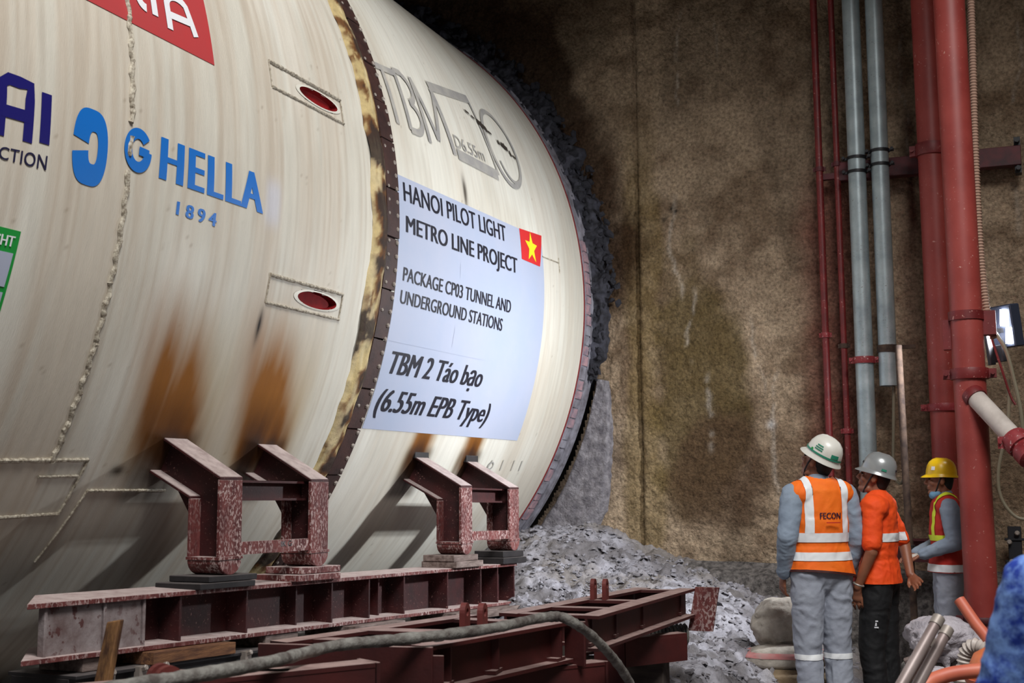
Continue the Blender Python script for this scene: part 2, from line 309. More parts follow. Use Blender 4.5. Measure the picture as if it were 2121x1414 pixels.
# ================================================================== SETTING
WY = 10.56
def axis_pts(a, lo, hi, b, step, coarse):
    return np.concatenate([np.arange(a, lo, coarse), np.arange(lo, hi, step), np.arange(hi, b + 1e-6, coarse)])
def build_wall():
    xs = axis_pts(-12.0, -5.9, 0.5, 6.0, 0.021, 0.4); zs = axis_pts(-0.4, 0.3, 6.8, 9.0, 0.021, 0.3)
    X, Z = np.meshgrid(xs, zs, indexing='ij')
    P3 = np.stack([X, Z, X * 0], -1)
    big = fbm(P3 * 1.1, 4, 1); med = fbm(P3 * 6, 3, 5); fin = fbm(P3 * 22, 2, 9)
    dy = (big - 0.5) * 0.05 + (med - 0.5) * 0.03 + (fin - 0.5) * 0.036
    seam = np.exp(-((X + 3.26 + 0.02 * (fbm(P3 * 2, 2, 31) - 0.5)) / 0.017) ** 2)
    dy += seam * 0.08 + np.where(X < -3.26, 0.02, 0)
    rr = np.hypot(X - CX, Z - CZ)
    Y = WY + dy
    V = np.stack([X, Y, Z], -1)
    me = grid_mesh('wall_back', V)
    base = mix(SR(126, 105, 84), SR(184, 162, 136), sm(0.3, 0.7, big * 0.5 + med * 0.5))
    # damp olive patch with an irregular outline of its own
    nb = fbm(P3 * 1.6, 4, 41)
    d1 = ((X + 2.72) / 0.52) ** 2 + ((Z - 2.35) / 1.15) ** 2 + (nb - 0.5) * 2.2
    base = mix(base, SR(96, 80, 48), 0.85 * sm(1.25, 0.5, d1))
    d2 = ((X + 2.45) / 0.55) ** 2 + ((Z - 1.5) / 0.55) ** 2 + (nb - 0.5) * 2.4
    base = mix(base, SR(92, 70, 52), 0.75 * sm(1.2, 0.3, d2))
    d3 = ((X + 3.22) / 0.2) ** 2 + (nb - 0.5) * 2.0
    base = mix(base, SR(124, 104, 60), 0.55 * sm(1.1, 0.2, d3) * sm(5.4, 4.0, Z))
    # dark ground-water stain hugging the bored opening
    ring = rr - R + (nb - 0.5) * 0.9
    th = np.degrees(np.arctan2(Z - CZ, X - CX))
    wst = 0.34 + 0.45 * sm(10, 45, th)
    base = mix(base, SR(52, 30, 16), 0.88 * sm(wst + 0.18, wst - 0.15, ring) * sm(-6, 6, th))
    base = mix(base, SR(108, 98, 92), 0.5 * sm(-14, -22, th) * sm(0.7, 0.3, rr - R))
    base = mix(base, SR(76, 64, 52), 0.35 * sm(0.5, 0.62, fbm(P3 * np.array([1.2, 0.5, 1]), 3, 77)))
    base = mix(base, SR(112, 60, 52), 0.6 * np.exp(-np.abs((X + 1.45 + 0.05 * (nb - 0.5)) / 0.13) ** 6) * sm(4.4, 4.0, Z))
    # rusty run-off beside the red risers
    d4 = np.exp(-((X + 1.62 + 0.1 * (nb - 0.5)) / 0.13) ** 2) + 0.8 * np.exp(-((X + 1.36) / 0.14) ** 2) + 0.45 * np.exp(-((X + 0.8) / 0.16) ** 2)
    base = mix(base, SR(126, 72, 62), np.clip(0.62 * d4 * (0.5 + nb), 0, 0.8) * sm(4.6, 3.6, Z))
    for (sx, sz, rx, rz) in ((-0.79, 4.50, 0.05, 0.14), (-0.79, 3.72, 0.05, 0.16), (-0.80, 3.9, 0.03, 0.3)):
        base = mix(base, SR(66, 16, 10), 0.8 * np.exp(-((X - sx) / rx) ** 2 - ((Z - sz) / rz) ** 2))
    # pale lime streaks
    for (sx, z0, z1, wd, am, k) in ((-2.86, 4.9, 5.95, 0.010, 0.5, 0), (-2.42, 5.3, 5.8, 0.008, 0.3, 1), (-2.9, 3.1, 4.3, 0.016, 0.45, 2), (-2.62, 1.7, 2.5, 0.022, 0.5, 3),
                             (-2.75, 2.5, 3.3, 0.014, 0.4, 5), (-1.98, 1.3, 2.5, 0.018, 0.4, 4), (-2.16, 2.2, 3.0, 0.014, 0.35, 6), (0.05, 4.5, 5.6, 0.010, 0.4, 7), (-0.86, 4.2, 5.4, 0.008, 0.3, 8), (-0.02, 3.4, 4.0, 0.02, 0.3, 9)):
        wob = 0.16 * (vnoise(np.stack([Z * 2.2, Z * 0 + k, Z * 0], -1), 3) - 0.5) + 0.03 * (vnoise(np.stack([Z * 12, Z * 0 + k, Z * 0], -1), 4) - 0.5)
        m = np.exp(-((X - sx - wob) / wd) ** 2) * sm(z0, z0 + 0.15, Z) * sm(z1, z1 - 0.15, Z) * sm(0.25, 0.5, fbm(P3 * 9, 2, 60 + k))
        base = mix(base, SR(200, 190, 176), np.clip(am * 1.1 * m, 0, 0.6))
    base = mix(base, SR(214, 210, 206), 0.8 * np.exp(-((X + 2.06) / 0.035) ** 2 - ((Z - 1.98) / 0.035) ** 2))
    for (sx, sz) in ((-2.92, 4.0), (-2.99, 3.9), (-2.88, 3.97)):
        base = mix(base, SR(16, 18, 18), np.exp(-((X - sx) / 0.02) ** 2 - ((Z - sz) / 0.022) ** 2))
    set_col(me, base.reshape(-1, 3))
    bm = bmesh.new(); bm.from_mesh(me)
    bmesh.ops.delete(bm, geom=[f for f in bm.faces if math.hypot(f.calc_center_median().x - CX, f.calc_center_median().z - CZ) < R + 0.06], context='FACES'); bm.to_mesh(me); bm.free()
    o = link('wall_back', me, m_wall, None, True); tag(o, kind='structure', label='rough brown diaphragm wall with a vertical panel joint')
    return o
build_wall()
def slab(name, c, d, m, label=None):
    o = MB().box(c, d).build(name, m); tag(o, label, kind='structure'); return o
slab('floor', (-2.0, 3.0, -0.26), (22, 17.6, 0.5), m_floor)
slab('shade_slab', (-3.5, 7.95, 7.3), (18, 5.7, 0.5), m_shaft)  # unseen slab added overhead to shade the upper wall and shield crown
slab('wall_right', (5.2, 3.0, 4.2), (0.4, 17.6, 9.4), m_shaft)
slab('wall_left', (-12.4, 3.0, 4.2), (0.4, 17.6, 9.4), m_shaft)

# bored tunnel behind the opening
bore = MB().lathe((CX, WY + 1.2, CZ), [(R + 0.10, -1.17), (R + 0.10, 0.0), (0.05, 0.0)], 96, (0, 1, 0)); bore.f = bore.f[:-2]
tag(bore.build('trim_5', m_shaft, None, True), 'bored earth tunnel wall behind the opening', kind='structure')

# rough footing along the wall base
def build_footing():
    xs = np.arange(-3.1, 0.6, 0.02); ts = np.linspace(0, 1, 26)
    X, T = np.meshgrid(xs, ts, indexing='ij')
    P3 = np.stack([X * 1.0, T * 0.8, X * 0], -1)
    n = fbm(P3 * 9, 4, 3); n2 = fbm(P3 * np.array([2.5, 1, 1]), 3, 8)
    top = 0.80 - 0.02 * (X + 3) + 0.05 * (n2 - 0.5)
    Z = -0.1 + T * (top + 0.1)
    Y = WY - 0.02 - 0.16 * sm(1.0, 0.85, T) - 0.22 * (1 - T) - 0.13 * (n - 0.3) * sm(1.0, 0.9, T)
    Z = Z + 0.06 * (n - 0.5) * sm(1.0, 0.8, T)
    me = grid_mesh('trim_1', np.stack([X, Y, Z], -1)); o = link('trim_1', me, m_ledge, None, True)
    tag(o, 'rough grey concrete footing along the wall base', kind='structure')
build_footing()

# mud heap
def heap_h(X, Y):
    wx = np.interp(X, [-4.8, -4.3, -3.75, -3.3, -2.7, -2.1, -1.7, -1.3, -0.9], [1.05, 1.16, 1.16, 0.96, 0.74, 0.52, 0.36, 0.12, -0.05])
    bx = np.interp(X, [-4.2, -3.3, -2.2, -1.75, -1.35, -0.95], [0.40, 0.44, 0.42, 0.34, 0.10, -0.05])
    t = np.clip((Y - 6.2) / (WY - 6.2), 0, 1)
    h = bx + (wx - bx) * t ** np.interp(X, [-3.4, -2.9], [2.3, 1.15])
    h = h - 0.45 * sm(4.6, 3.0, Y)
    return h
def build_heap():
    xs = np.arange(-4.9, -0.85, 0.02); ys = np.arange(3.0, WY + 0.06, 0.024)
    X, Y = np.meshgrid(xs, ys, indexing='ij'); P3 = np.stack([X, Y, X * 0], -1)
    n1 = fbm(P3 * 2.2, 3, 2); n2 = fbm(P3 * np.array([9, 7, 1]), 4, 5); n3 = np.abs(fbm(P3 * 15, 3, 12) - 0.5)
    amp = sm(-1.0, -1.4, X)
    Z = heap_h(X, Y) + amp * ((n1 - 0.5) * 0.16 + (n2 - 0.5) * 0.14 - n3 * 0.16)
    me = grid_mesh('mud_heap', np.stack([X, Y, Z], -1))
    c = mix(SR(114, 110, 112), SR(166, 164, 172), sm(0.35, 0.65, fbm(P3 * 5, 4, 91))); c = mix(c, SR(130, 122, 114), 0.6 * sm(0.45, 0.65, fbm(P3 * 1.7, 3, 95)))
    set_col(me, c.reshape(-1, 3))
    o = link('mud_heap', me, m_mud, None, True)
    tag(o, 'heap of grey excavated mud banked against the wall under the shield', 'mud', kind='stuff')
    # flakes
    N = 5000
    fx = rng.uniform(-4.6, -1.25, N); fy = 5.6 + (WY - 5.7) * rng.random(N) ** 0.8
    V = []; F = []
    fz = heap_h(fx, fy)
    nn = fbm(np.stack([fx, fy, fx * 0], -1) * 2.2, 3, 2); n2 = fbm(np.stack([fx, fy, fx * 0], -1) * np.array([9, 7, 1]), 4, 5)
    fz = fz + (nn - 0.5) * 0.16 + (n2 - 0.5) * 0.1 - 0.01
    for i in range(N):
        s = 0.009 + 0.032 * rng.random() ** 3; k = 5
        rot = Euler((rng.normal(0, 0.28), rng.normal(0, 0.28), rng.uniform(0, 6.28))).to_matrix()
        b = len(V); hgt = s * rng.uniform(0.25, 0.6)
        ring = [(s * rng.uniform(0.7, 1.3) * math.cos(6.283 * q / k), 0.7 * s * rng.uniform(0.7, 1.3) * math.sin(6.283 * q / k)) for q in range(k)]
        for sc_, z in ((1, 0), (0.8, hgt)):
            for (a, c_) in ring:
                v = rot @ Vector((a * sc_, c_ * sc_, z)); V.append((v.x + fx[i], v.y + fy[i], v.z + fz[i]))
        F.append(tuple(b + k + q for q in range(k)))
        for q in range(k): F.append((b + q, b + (q + 1) % k, b + k + (q + 1) % k, b + k + q))
    me = bpy.data.meshes.new('mud_flakes'); me.from_pydata(V, [], F); me.update()
    fo = link('mud_flakes', me, m_chip, o); fo['kind'] = 'stuff'
build_heap()

# grey mortar collar below the bored opening
def build_collar():
    th = np.arange(-46, -11.5, 0.35); ts = np.linspace(0, 1, 22)
    T, S = np.meshgrid(th, ts, indexing='ij')
    wd = np.interp(T, [-46, -30, -22, -16, -11], [0.62, 0.52, 0.34, 0.2, 0.1])
    rr = R + 0.085 + S * wd
    X = CX + rr * np.cos(np.radians(T)); Z = CZ + rr * np.sin(np.radians(T))
    P3 = np.stack([X, Z, X * 0], -1)
    Y = WY - 0.07 + 0.13 * sm(0.86, 1.0, S) + 0.12 * sm(0.1, 0.0, S) + (fbm(P3 * 12, 3, 4) - 0.5) * 0.05
    me = grid_mesh('trim_2', np.stack([X, Y, Z], -1)); o = link('trim_2', me, m_collar, None, True)
    tag(o, 'smooth grey mortar collar plastered round the lower rim', kind='structure')
build_collar()

def rock_mesh(k):
    r = np.random.default_rng(100 + k); bm = bmesh.new(); bmesh.ops.create_icosphere(bm, subdivisions=1, radius=1.0)
    for v in bm.verts: v.co *= r.uniform(0.6, 1.25); v.co.z *= 0.7
    me = bpy.data.meshes.new('rock'); bm.to_mesh(me); bm.free(); me.materials.append(m_rock); return me
def build_ragged():
    th = np.arange(-14, 80, 0.22); ts = np.linspace(0, 1, 14); T, S = np.meshgrid(th, ts, indexing='ij')
    q = np.stack([T * 0.35, S * 0, S * 0], -1); wd = (0.10 + 0.20 * fbm(q, 4, 6)) * np.interp(T, [-14, -8, 10, 80], [0.3, 0.8, 1.0, 1.3])
    rr = R - 0.03 + S * wd; X = CX + rr * np.cos(np.radians(T)); Z = CZ + rr * np.sin(np.radians(T)); P3 = np.stack([X, Z, S * 0.3], -1)
    n = fbm(P3 * 14, 4, 14); Y = WY - 0.14 * (1 - S) ** 0.7 - 0.04 - 0.16 * (n - 0.4) + 0.12 * sm(0.8, 1.0, S)
    me = grid_mesh('trim_4', np.stack([X, Y, Z], -1)); tag(link('trim_4', me, m_rock, None, False), 'ragged dark broken concrete lip hugging the shield rim', kind='structure')
build_ragged()
rocks = [rock_mesh(k) for k in range(7)]
edge = empty('trim_3', cylp(WY - 0.1, 40)); tag(edge, 'broken dark concrete edge around the bored opening', kind='structure')
for i in range(280):
    th = rng.uniform(-12, 74); r = R + 0.03 + rng.uniform(0, 0.20) * (1.1 if th > 0 else 0.5); s = rng.uniform(0.016, 0.05)
    p = cylp(WY - 0.07 - 0.09 * max(0, 1 - (r - R) / 0.22), th, r)
    o = bpy.data.objects.new('rock', rocks[i % 7]); col.objects.link(o); o.parent = edge
    o.location = p - edge.location; o.scale = (s * rng.uniform(0.7, 1.4), s * rng.uniform(0.7, 1.3), s); o.rotation_euler = rng.uniform(0, 6.28, 3)

# ================================================================== TUNNEL BORING MACHINE
tbm = empty('tunnel_boring_machine', (CX, 6.0, CZ - R))
tag(tbm, 'huge cream cylindrical tunnel boring machine shield driven into the brown wall', 'boring machine')
TO = Vector(tbm.location)
def shift(me):                       # world-space mesh -> child space of the shield root
    me.transform(Matrix.Translation(-TO))
SLOTS = ((5.81, 10.4), (5.83, -10.6))
BR_Y = (4.95, 5.76, 7.67, 8.52)
thd = np.concatenate([np.linspace(-180, -78, 26)[:-1], np.arange(-78, 52, 0.30), np.linspace(52, 180, 26)[:-1]])
def skin_colors(Y, T):
    A = np.radians(T) * R
    P3 = np.stack([Y, A, Y * 0], -1)
    base = mix(SR(222, 219, 208), SR(208, 203, 190), sm(0.35, 0.65, fbm(P3 * np.array([1.5, 0.7, 1]), 3, 3)))
    st = fbm(P3 * np.array([38, 0.9, 1]), 3, 21); st2 = fbm(P3 * np.array([9, 0.35, 1]), 3, 25)
    low = 0.28 * np.where(Y > 6.6, 0.35, 1.0)
    base = mix(base, SR(158, 136, 112), np.clip(0.75 * sm(0.5, 0.72, st) * (0.12 + 0.88 * low), 0, 1))
    base = mix(base, SR(188, 164, 140), np.clip(0.6 * sm(0.42, 0.62, st2) * (0.15 + 0.85 * low), 0, 1))
    spots = fbm(P3 * 30, 2, 44); base = mix(base, SR(120, 96, 70), 0.35 * sm(0.88, 0.93, spots))
    nz = fbm(P3 * np.array([14, 1.2, 1]), 3, 70)
    for i, yc in enumerate(BR_Y):
        rear = i < 2; w0 = 0.24 if rear else 0.13
        up = sm(-9 if rear else -20.5, -25.5 if rear else -23.0, T) * sm(-30, -26.5, T)
        lat = np.exp(-np.abs((Y - yc + 0.06 + (0.02 * (T + 26) if rear else 0)) / (w0 * (1.0 + 0.0 * T))) ** 3)
        mk = np.clip(lat * up * (0.35 + 1.1 * nz), 0, 1)
        edgey = np.clip(np.exp(-np.abs((Y - yc + 0.05) / (w0 * 1.45)) ** 4) * sm(-11 if rear else -20.5, -24, T) * sm(-31, -27, T), 0, 1)
        base = mix(base, SR(176, 150, 92), 0.62 * edgey * (0.5 + 0.7 * nz))
        base = mix(base, SR(146, 88, 14), 0.96 * np.clip(mk * 1.6, 0, 1))
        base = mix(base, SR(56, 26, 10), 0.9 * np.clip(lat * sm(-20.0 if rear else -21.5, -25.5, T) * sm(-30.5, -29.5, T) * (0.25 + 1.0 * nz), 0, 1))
        # dark brown patch round the welded foot
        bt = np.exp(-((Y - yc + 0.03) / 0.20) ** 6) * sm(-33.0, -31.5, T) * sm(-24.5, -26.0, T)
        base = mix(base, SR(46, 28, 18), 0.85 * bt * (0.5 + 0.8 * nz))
    for (sy, st_, ry, rt_) in ((7.78, 8.9, 0.03, 1.7), (7.77, 7.8, 0.018, 1.6), (5.33, -14.2, 0.02, 1.6), (4.62, -29.0, 0.05, 0.5)):
        base = mix(base, SR(48, 36, 24), 0.95 * np.exp(-((Y - sy) / ry) ** 2 - ((T - st_) / rt_) ** 2) * (0.6 + 0.8 * nz))
    # lighter scuffed patch
    base = mix(base, SR(206, 212, 232), 0.5 * np.exp(-((Y - 5.30) / 0.07) ** 4 - ((T + 2.6) / 2.2) ** 4))
    return base
def skin(name, ys, parent, holes=()):
    Y, T = np.meshgrid(ys, thd, indexing='ij')
    P3 = np.stack([Y, np.radians(T) * R, Y * 0], -1)
    rad = R + (fbm(P3 * 0.6, 2, 15) - 0.5) * 0.004
    V = np.stack([CX + rad * np.cos(np.radians(T)), Y, CZ + rad * np.sin(np.radians(T))], -1)
    me = grid_mesh(name, V, closed_v=True)
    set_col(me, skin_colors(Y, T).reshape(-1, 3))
    if holes:
        bm = bmesh.new(); bm.from_mesh(me); kill = []
        for f in bm.faces:
            c = f.calc_center_median(); t = math.degrees(math.atan2(c.z - CZ, c.x - CX))
            if any(((c.y - hy) / 0.222) ** 2 + ((t - ht) / 0.87) ** 2 < 1.0 for hy, ht in holes): kill.append(f)
        bmesh.ops.delete(bm, geom=kill, context='FACES'); bm.to_mesh(me); bm.free()
    shift(me); o = link(name, me, m_skin_tbm, parent, True); return o
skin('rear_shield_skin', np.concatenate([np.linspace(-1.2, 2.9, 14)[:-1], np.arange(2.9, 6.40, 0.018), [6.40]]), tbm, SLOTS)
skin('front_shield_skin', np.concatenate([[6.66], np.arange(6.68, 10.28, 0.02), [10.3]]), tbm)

def arc_box(mb, y0, y1, t0, t1, r0, r1, n=6):
    ts = [t0 + (t1 - t0) * k / n for k in range(n + 1)]; vs = []; fs = []
    for t in ts: vs += [cylp(y0, t, r0), cylp(y1, t, r0), cylp(y1, t, r1), cylp(y0, t, r1)]
    for k in range(n):
        b = 4 * k
        for q in range(4): fs.append((b + q, b + (q + 1) % 4, b + 4 + (q + 1) % 4, b + 4 + q))
    fs += [(3, 2, 1, 0), (4 * n, 4 * n + 1, 4 * n + 2, 4 * n + 3)]
    mb.add([v - TO for v in vs], fs)
# joint: dark under-band, plates, bolts, rusty strip
jr = MB(); arc_box(jr, 6.35, 6.70, -180, 179.9, R - 0.06, R - 0.012, 120); joint = jr.build('joint_ring', m_band, tbm)
t = -80.0; k = 0
while t < 56:
    dt = 4.6 + 1.6 * random.random(); mb = MB()
    arc_box(mb, 6.515 + random.uniform(-.006, .006), 6.675, t + 0.10, t + dt - 0.10, R - 0.03, R + 0.018 + random.uniform(-.004, .004), 5)
    mb.build('band_plate', m_band, joint); t += dt
mb = MB()
for t in np.arange(-78, 54, 1.55):
    p = cylp(6.648, t, R + 0.016) - TO; n = (cylp(0, t, 1) - cylp(0, t, 0)).normalized()
    mb.lathe(p, [(0.016, 0), (0.016, 0.008), (0.008, 0.014)], 6, n)
    if random.random() < 0.3:
        p = cylp(6.545, t, R + 0.016) - TO; mb.lathe(p, [(0.012, 0), (0.012, 0.006), (0.006, 0.010)], 6, n)
mb.build('band_bolts', m_bolt, joint)['kind'] = 'stuff'
def strip():
    ys = np.linspace(6.345, 6.53, 14); T = np.arange(-80, 56, 0.22)
    Yg, Tg = np.meshgrid(ys, T, indexing='ij'); A = np.radians(Tg) * R; P3 = np.stack([Yg, A, Yg * 0], -1)
    n = fbm(P3 * np.array([9, 7, 1]), 4, 8); n2 = fbm(P3 * np.array([26, 3, 1]), 3, 18)
    wob = (fbm(np.stack([A * 5, A * 0, A * 0], -1), 3, 2) - 0.5) * 0.06
    S = (Yg - 6.345) / 0.185
    rad = R + 0.002 + 0.028 * np.sin(np.pi * np.clip(S, 0, 1)) ** 0.6 + (n - 0.5) * 0.03
    c = mix(SR(190, 168, 118), SR(104, 64, 22), sm(0.40, 0.52, n)); c = mix(c, SR(206, 190, 150), 0.6 * sm(0.52, 0.66, n2)); c = mix(c, SR(40, 24, 16), 0.92 * sm(0.53, 0.62, n))
    V = np.stack([CX + rad * np.cos(np.radians(Tg)), Yg + wob * (0.4 + 0.6 * (1 - S)), CZ + rad * np.sin(np.radians(Tg))], -1)
    me = grid_mesh('rusty_seal_strip', V); set_col(me, c.reshape(-1, 3)); shift(me)
    link('rusty_seal_strip', me, m_strip, tbm, True)['label'] = 'peeling yellow and rust-brown strip beside the bolted band'
strip()
# front rim
mb = MB(); arc_box(mb, 10.24, 10.40, -180, 179.9, R - 0.05, R + 0.010, 160); arc_box(mb, 10.38, WY - 0.07, -180, 179.9, R - 0.05, R + 0.030, 160); rim = mb.build('cutting_rim', m_rim, tbm); 
mb = MB(); arc_box(mb, 10.225, 10.245, -60, 60, R - 0.01, R + 0.008, 60); mb.build('red_seal_line', m_redline, rim)
mb = MB(); arc_box(mb, WY - 0.10, WY - 0.05, -60, 75, R + 0.005, R + 0.042, 60); mb.build('outer_lip', m_rim, rim)
t = -40.0
while t < 9:
    dt = random.uniform(1.3, 2.3); mb = MB(); arc_box(mb, 10.262, 10.262 + random.uniform(0.08, 0.11), t + .12, t + dt - .12, R, R + 0.022 + random.uniform(0, .008), 2)
    mb.build('rim_plate', m_rimplate if random.random() < 0.75 else m_rim, rim); t += dt

# slot pads
def bead(mb, pts, r):
    pts = [cylp(y, t, R + 0.004) - TO for y, t in pts]
    out = []
    for a, b in zip(pts[:-1], pts[1:]):
        n = max(2, int((b - a).length / 0.012))
        for k in range(n): out.append(a.lerp(b, k / n))
    out.append(pts[-1])
    mb.tube(out, [r * random.uniform(0.75, 1.25) for _ in out], 7)
def line_ct(p, q, n=10): return [(p[0] + (q[0] - p[0]) * k / n, p[1] + (q[1] - p[1]) * k / n) for k in range(n + 1)]
for hy, ht in SLOTS:
    mb = MB(); y0, y1, t0, t1 = hy - 0.49, hy + 0.26, ht - 1.35, ht + 1.3
    for p, q, r in (((y0, t1), (y1, t1), .010), ((y0, t0), (y1, t0), .008), ((y0, t0), (y0, t1), .004), ((y1, t0), (y1, t1), .004)): bead(mb, line_ct(p, q), r)
    pad = mb.build('slot_weld_frame', m_weld, tbm, True)
    n = 40; vs = []; fs = []
    rings = ((1.18, R + 0.0035), (1.0, R + 0.005), (0.985, R - 0.012), (0.93, R - 0.03), (0.5, R - 0.036), (0.02, R - 0.037))
    for s_, rad in rings:
        for k in range(n):
            a = 2 * math.pi * k / n; vs.append(cylp(hy + 0.205 * s_ * math.cos(a), ht + 0.80 * s_ * math.sin(a), rad) - TO)
    lip = MB().add(vs[:2 * n], [(k, (k + 1) % n, n + (k + 1) % n, n + k) for k in range(n)]); lip.build('slot_lip', m_creamplain, pad, True)
    pk = MB().add(vs[n:], [(i * n + k, i * n + (k + 1) % n, (i + 1) * n + (k + 1) % n, (i + 1) * n + k) for i in range(4) for k in range(n)] + [tuple(4 * n + k for k in range(n))])
    pk.build('slot_pocket', m_pocket, pad, True)['label'] = 'dark red oval pocket'
# weld seams on the rear shield
mb = MB(); [bead(mb, [(4.17 + 0.006 * math.sin(t * 3), t) for t in np.arange(a_, b_, -0.4)], 0.013) for a_, b_ in ((12, -0.6), (-1.5, -3.3), (-4.3, -28.4))]; mb.build('circumferential_weld', m_weld, tbm, True)
mb = MB(); bead(mb, line_ct((3.2, -28.6), (4.39, -28.0), 20), .010); bead(mb, line_ct((4.39, -28.0), (4.37, -33.1)), .008); bead(mb, line_ct((4.37, -33.1), (3.4, -33.6), 20), .008)
bead(mb, line_ct((4.13, -29.6), (4.37, -29.5)), .007); bead(mb, line_ct((4.48, -30.9), (5.04, -30.9)), .008); bead(mb, line_ct((4.48, -30.9), (4.40, -38), 12), .006)
mb.build('patch_weld', m_weld, tbm, True)
mb = MB(); bead(mb, line_ct((9.22, 4.4), (9.62, 4.6)), .006); bead(mb, line_ct((9.62, 5.4), (9.62, 3.0)), .005); mb.build('front_patch_weld', m_weld, tbm, True)

# ------------------------------------------------------------------ lettering on the shield
def glyphs(body, bold=0.0, shear=0.0, space=1.0):
    me = glyphs0(body, shear, space)
    if bold > 0:
        bm = bmesh.new()
        for k, dx in enumerate((-bold, 0, bold)):
            t_ = me.copy(); t_.transform(Matrix.Translation((dx * 0.9, 0, 0.0002 * k))); bm.from_mesh(t_); bpy.data.meshes.remove(t_)
        bm.to_mesh(me); bm.free()
    return me
def glyphs0(body, shear=0.0, space=1.0):
    c = bpy.data.curves.new('text', 'FONT'); c.body = body; c.size = 1.0; c.shear = shear; c.space_character = space; c.resolution_u = 4
    o = bpy.data.objects.new('text', c); col.objects.link(o)
    dg = bpy.context.evaluated_depsgraph_get(); me = bpy.data.meshes.new_from_object(o.evaluated_get(dg))
    bpy.data.objects.remove(o); bpy.data.curves.remove(c); return me
def cap_h():
    me = glyphs('H'); z = [v.co.y for v in me.vertices]; return max(z) - min(z)
CAP = cap_h()
def to_cyl(me, f, lift):
    for v in me.vertices:
        y, t = f(v.co.x, v.co.y); v.co = cylp(y, t, R + lift + v.co.z) - TO
    me.update()
def fix_out(me):       # make faces point away from the cylinder axis
    bm = bmesh.new(); bm.from_mesh(me)
    for f in bm.faces:
        c = f.calc_center_median() + TO; d = Vector((c.x - CX, 0, c.z - CZ))
        if f.normal.dot(d) < 0: f.normal_flip()
    bm.to_mesh(me); bm.free()
def cut_v(me, step):
    bm = bmesh.new(); bm.from_mesh(me); zs = [v.co.y for v in bm.verts]
    z = min(zs) + step
    while z < max(zs):
        bmesh.ops.bisect_plane(bm, geom=bm.verts[:] + bm.edges[:] + bm.faces[:], plane_co=(0, z, 0), plane_no=(0, 1, 0)); z += step
    bm.to_mesh(me); bm.free()
def text_on(name, body, quad, m, parent, bold=0.0, shear=0.0, lift=0.006, space=1.0):
    """quad = baseline-left, baseline-right, cap-left, cap-right each (y, theta)"""
    me = glyphs(body, bold, shear, space); xs = [v.co.x for v in me.vertices]; x0, x1 = min(xs), max(xs)
    cut_v(me, CAP / 4)
    a, b, c, d = quad
    def f(x, y):
        u = (x - x0) / (x1 - x0); v = y / CAP
        return ((a[0] + (b[0] - a[0]) * u) * (1 - v) + (c[0] + (d[0] - c[0]) * u) * v, (a[1] + (b[1] - a[1]) * u) * (1 - v) + (c[1] + (d[1] - c[1]) * u) * v)
    to_cyl(me, f, lift); fix_out(me); o = link(name, me, m, parent); return o
def patch(name, quad, m, parent, lift=0.004, nu=8, nv=16, thick=0.003):
    a, b, c, d = quad; mb = MB(); vs = []
    for lay in (0, 1):
        for i in range(nu + 1):
            for j in range(nv + 1):
                u, v = i / nu, j / nv
                y = (a[0] + (b[0] - a[0]) * u) * (1 - v) + (c[0] + (d[0] - c[0]) * u) * v; t = (a[1] + (b[1] - a[1]) * u) * (1 - v) + (c[1] + (d[1] - c[1]) * u) * v
                vs.append(cylp(y, t, R + lift - thick * lay) - TO)
    K = (nu + 1) * (nv + 1); I = lambda i, j, l=0: l * K + i * (nv + 1) + j; fs = []
    for i in range(nu):
        for j in range(nv):
            fs.append((I(i, j), I(i + 1, j), I(i + 1, j + 1), I(i, j + 1)))
    for i in range(nu): fs += [(I(i, 0), I(i, 0, 1), I(i + 1, 0, 1), I(i + 1, 0)), (I(i, nv), I(i + 1, nv), I(i + 1, nv, 1), I(i, nv, 1))]
    for j in range(nv): fs += [(I(0, j), I(0, j + 1), I(0, j + 1, 1), I(0, j, 1)), (I(nu, j), I(nu, j, 1), I(nu, j + 1, 1), I(nu, j + 1))]
    mb.add(vs, fs); return mb.build(name, m, parent, False)
def poly_on(mb, pts, lift=0.006):
    mb.add([cylp(y, t, R + lift) - TO for y, t in pts], [tuple(range(len(pts)))])
def stroke(mb, pts, wd, lift=0.006):
    """ribbon along (y, theta) points; wd metres"""
    dense = []
    for (ya, ta), (yb, tb) in zip(pts[:-1], pts[1:]):
        k_ = max(1, int(math.hypot(yb - ya, math.radians(tb - ta) * R) / 0.05)); dense += [(ya + (yb - ya) * q / k_, ta + (tb - ta) * q / k_) for q in range(k_)]
    pts = dense + [pts[-1]]
    P_ = [Vector((y, math.radians(t) * R)) for y, t in pts]; L_ = []; R_ = []
    for i, p in enumerate(P_):
        d = (P_[min(i + 1, len(P_) - 1)] - P_[max(i - 1, 0)]).normalized(); n = Vector((-d.y, d.x)) * wd / 2; L_.append(p + n); R_.append(p - n)
    q = lambda v: cylp(v.x, math.degrees(v.y / R), R + lift) - TO
    k = len(L_); mb.add([q(v) for v in L_] + [q(v) for v in R_], [(i, i + 1, k + i + 1, k + i) for i in range(k - 1)])
def arc_ct(cy, ct, ry, rt_, a0, a1, n=24): return [(cy + ry * math.cos(math.radians(a0 + (a1 - a0) * k / n)), ct + rt_ * math.sin(math.radians(a0 + (a1 - a0) * k / n))) for k in range(n + 1)]
def build_ink(mb, name, m, parent):
    o = mb.build(name, m, parent); fix_out(o.data); return o
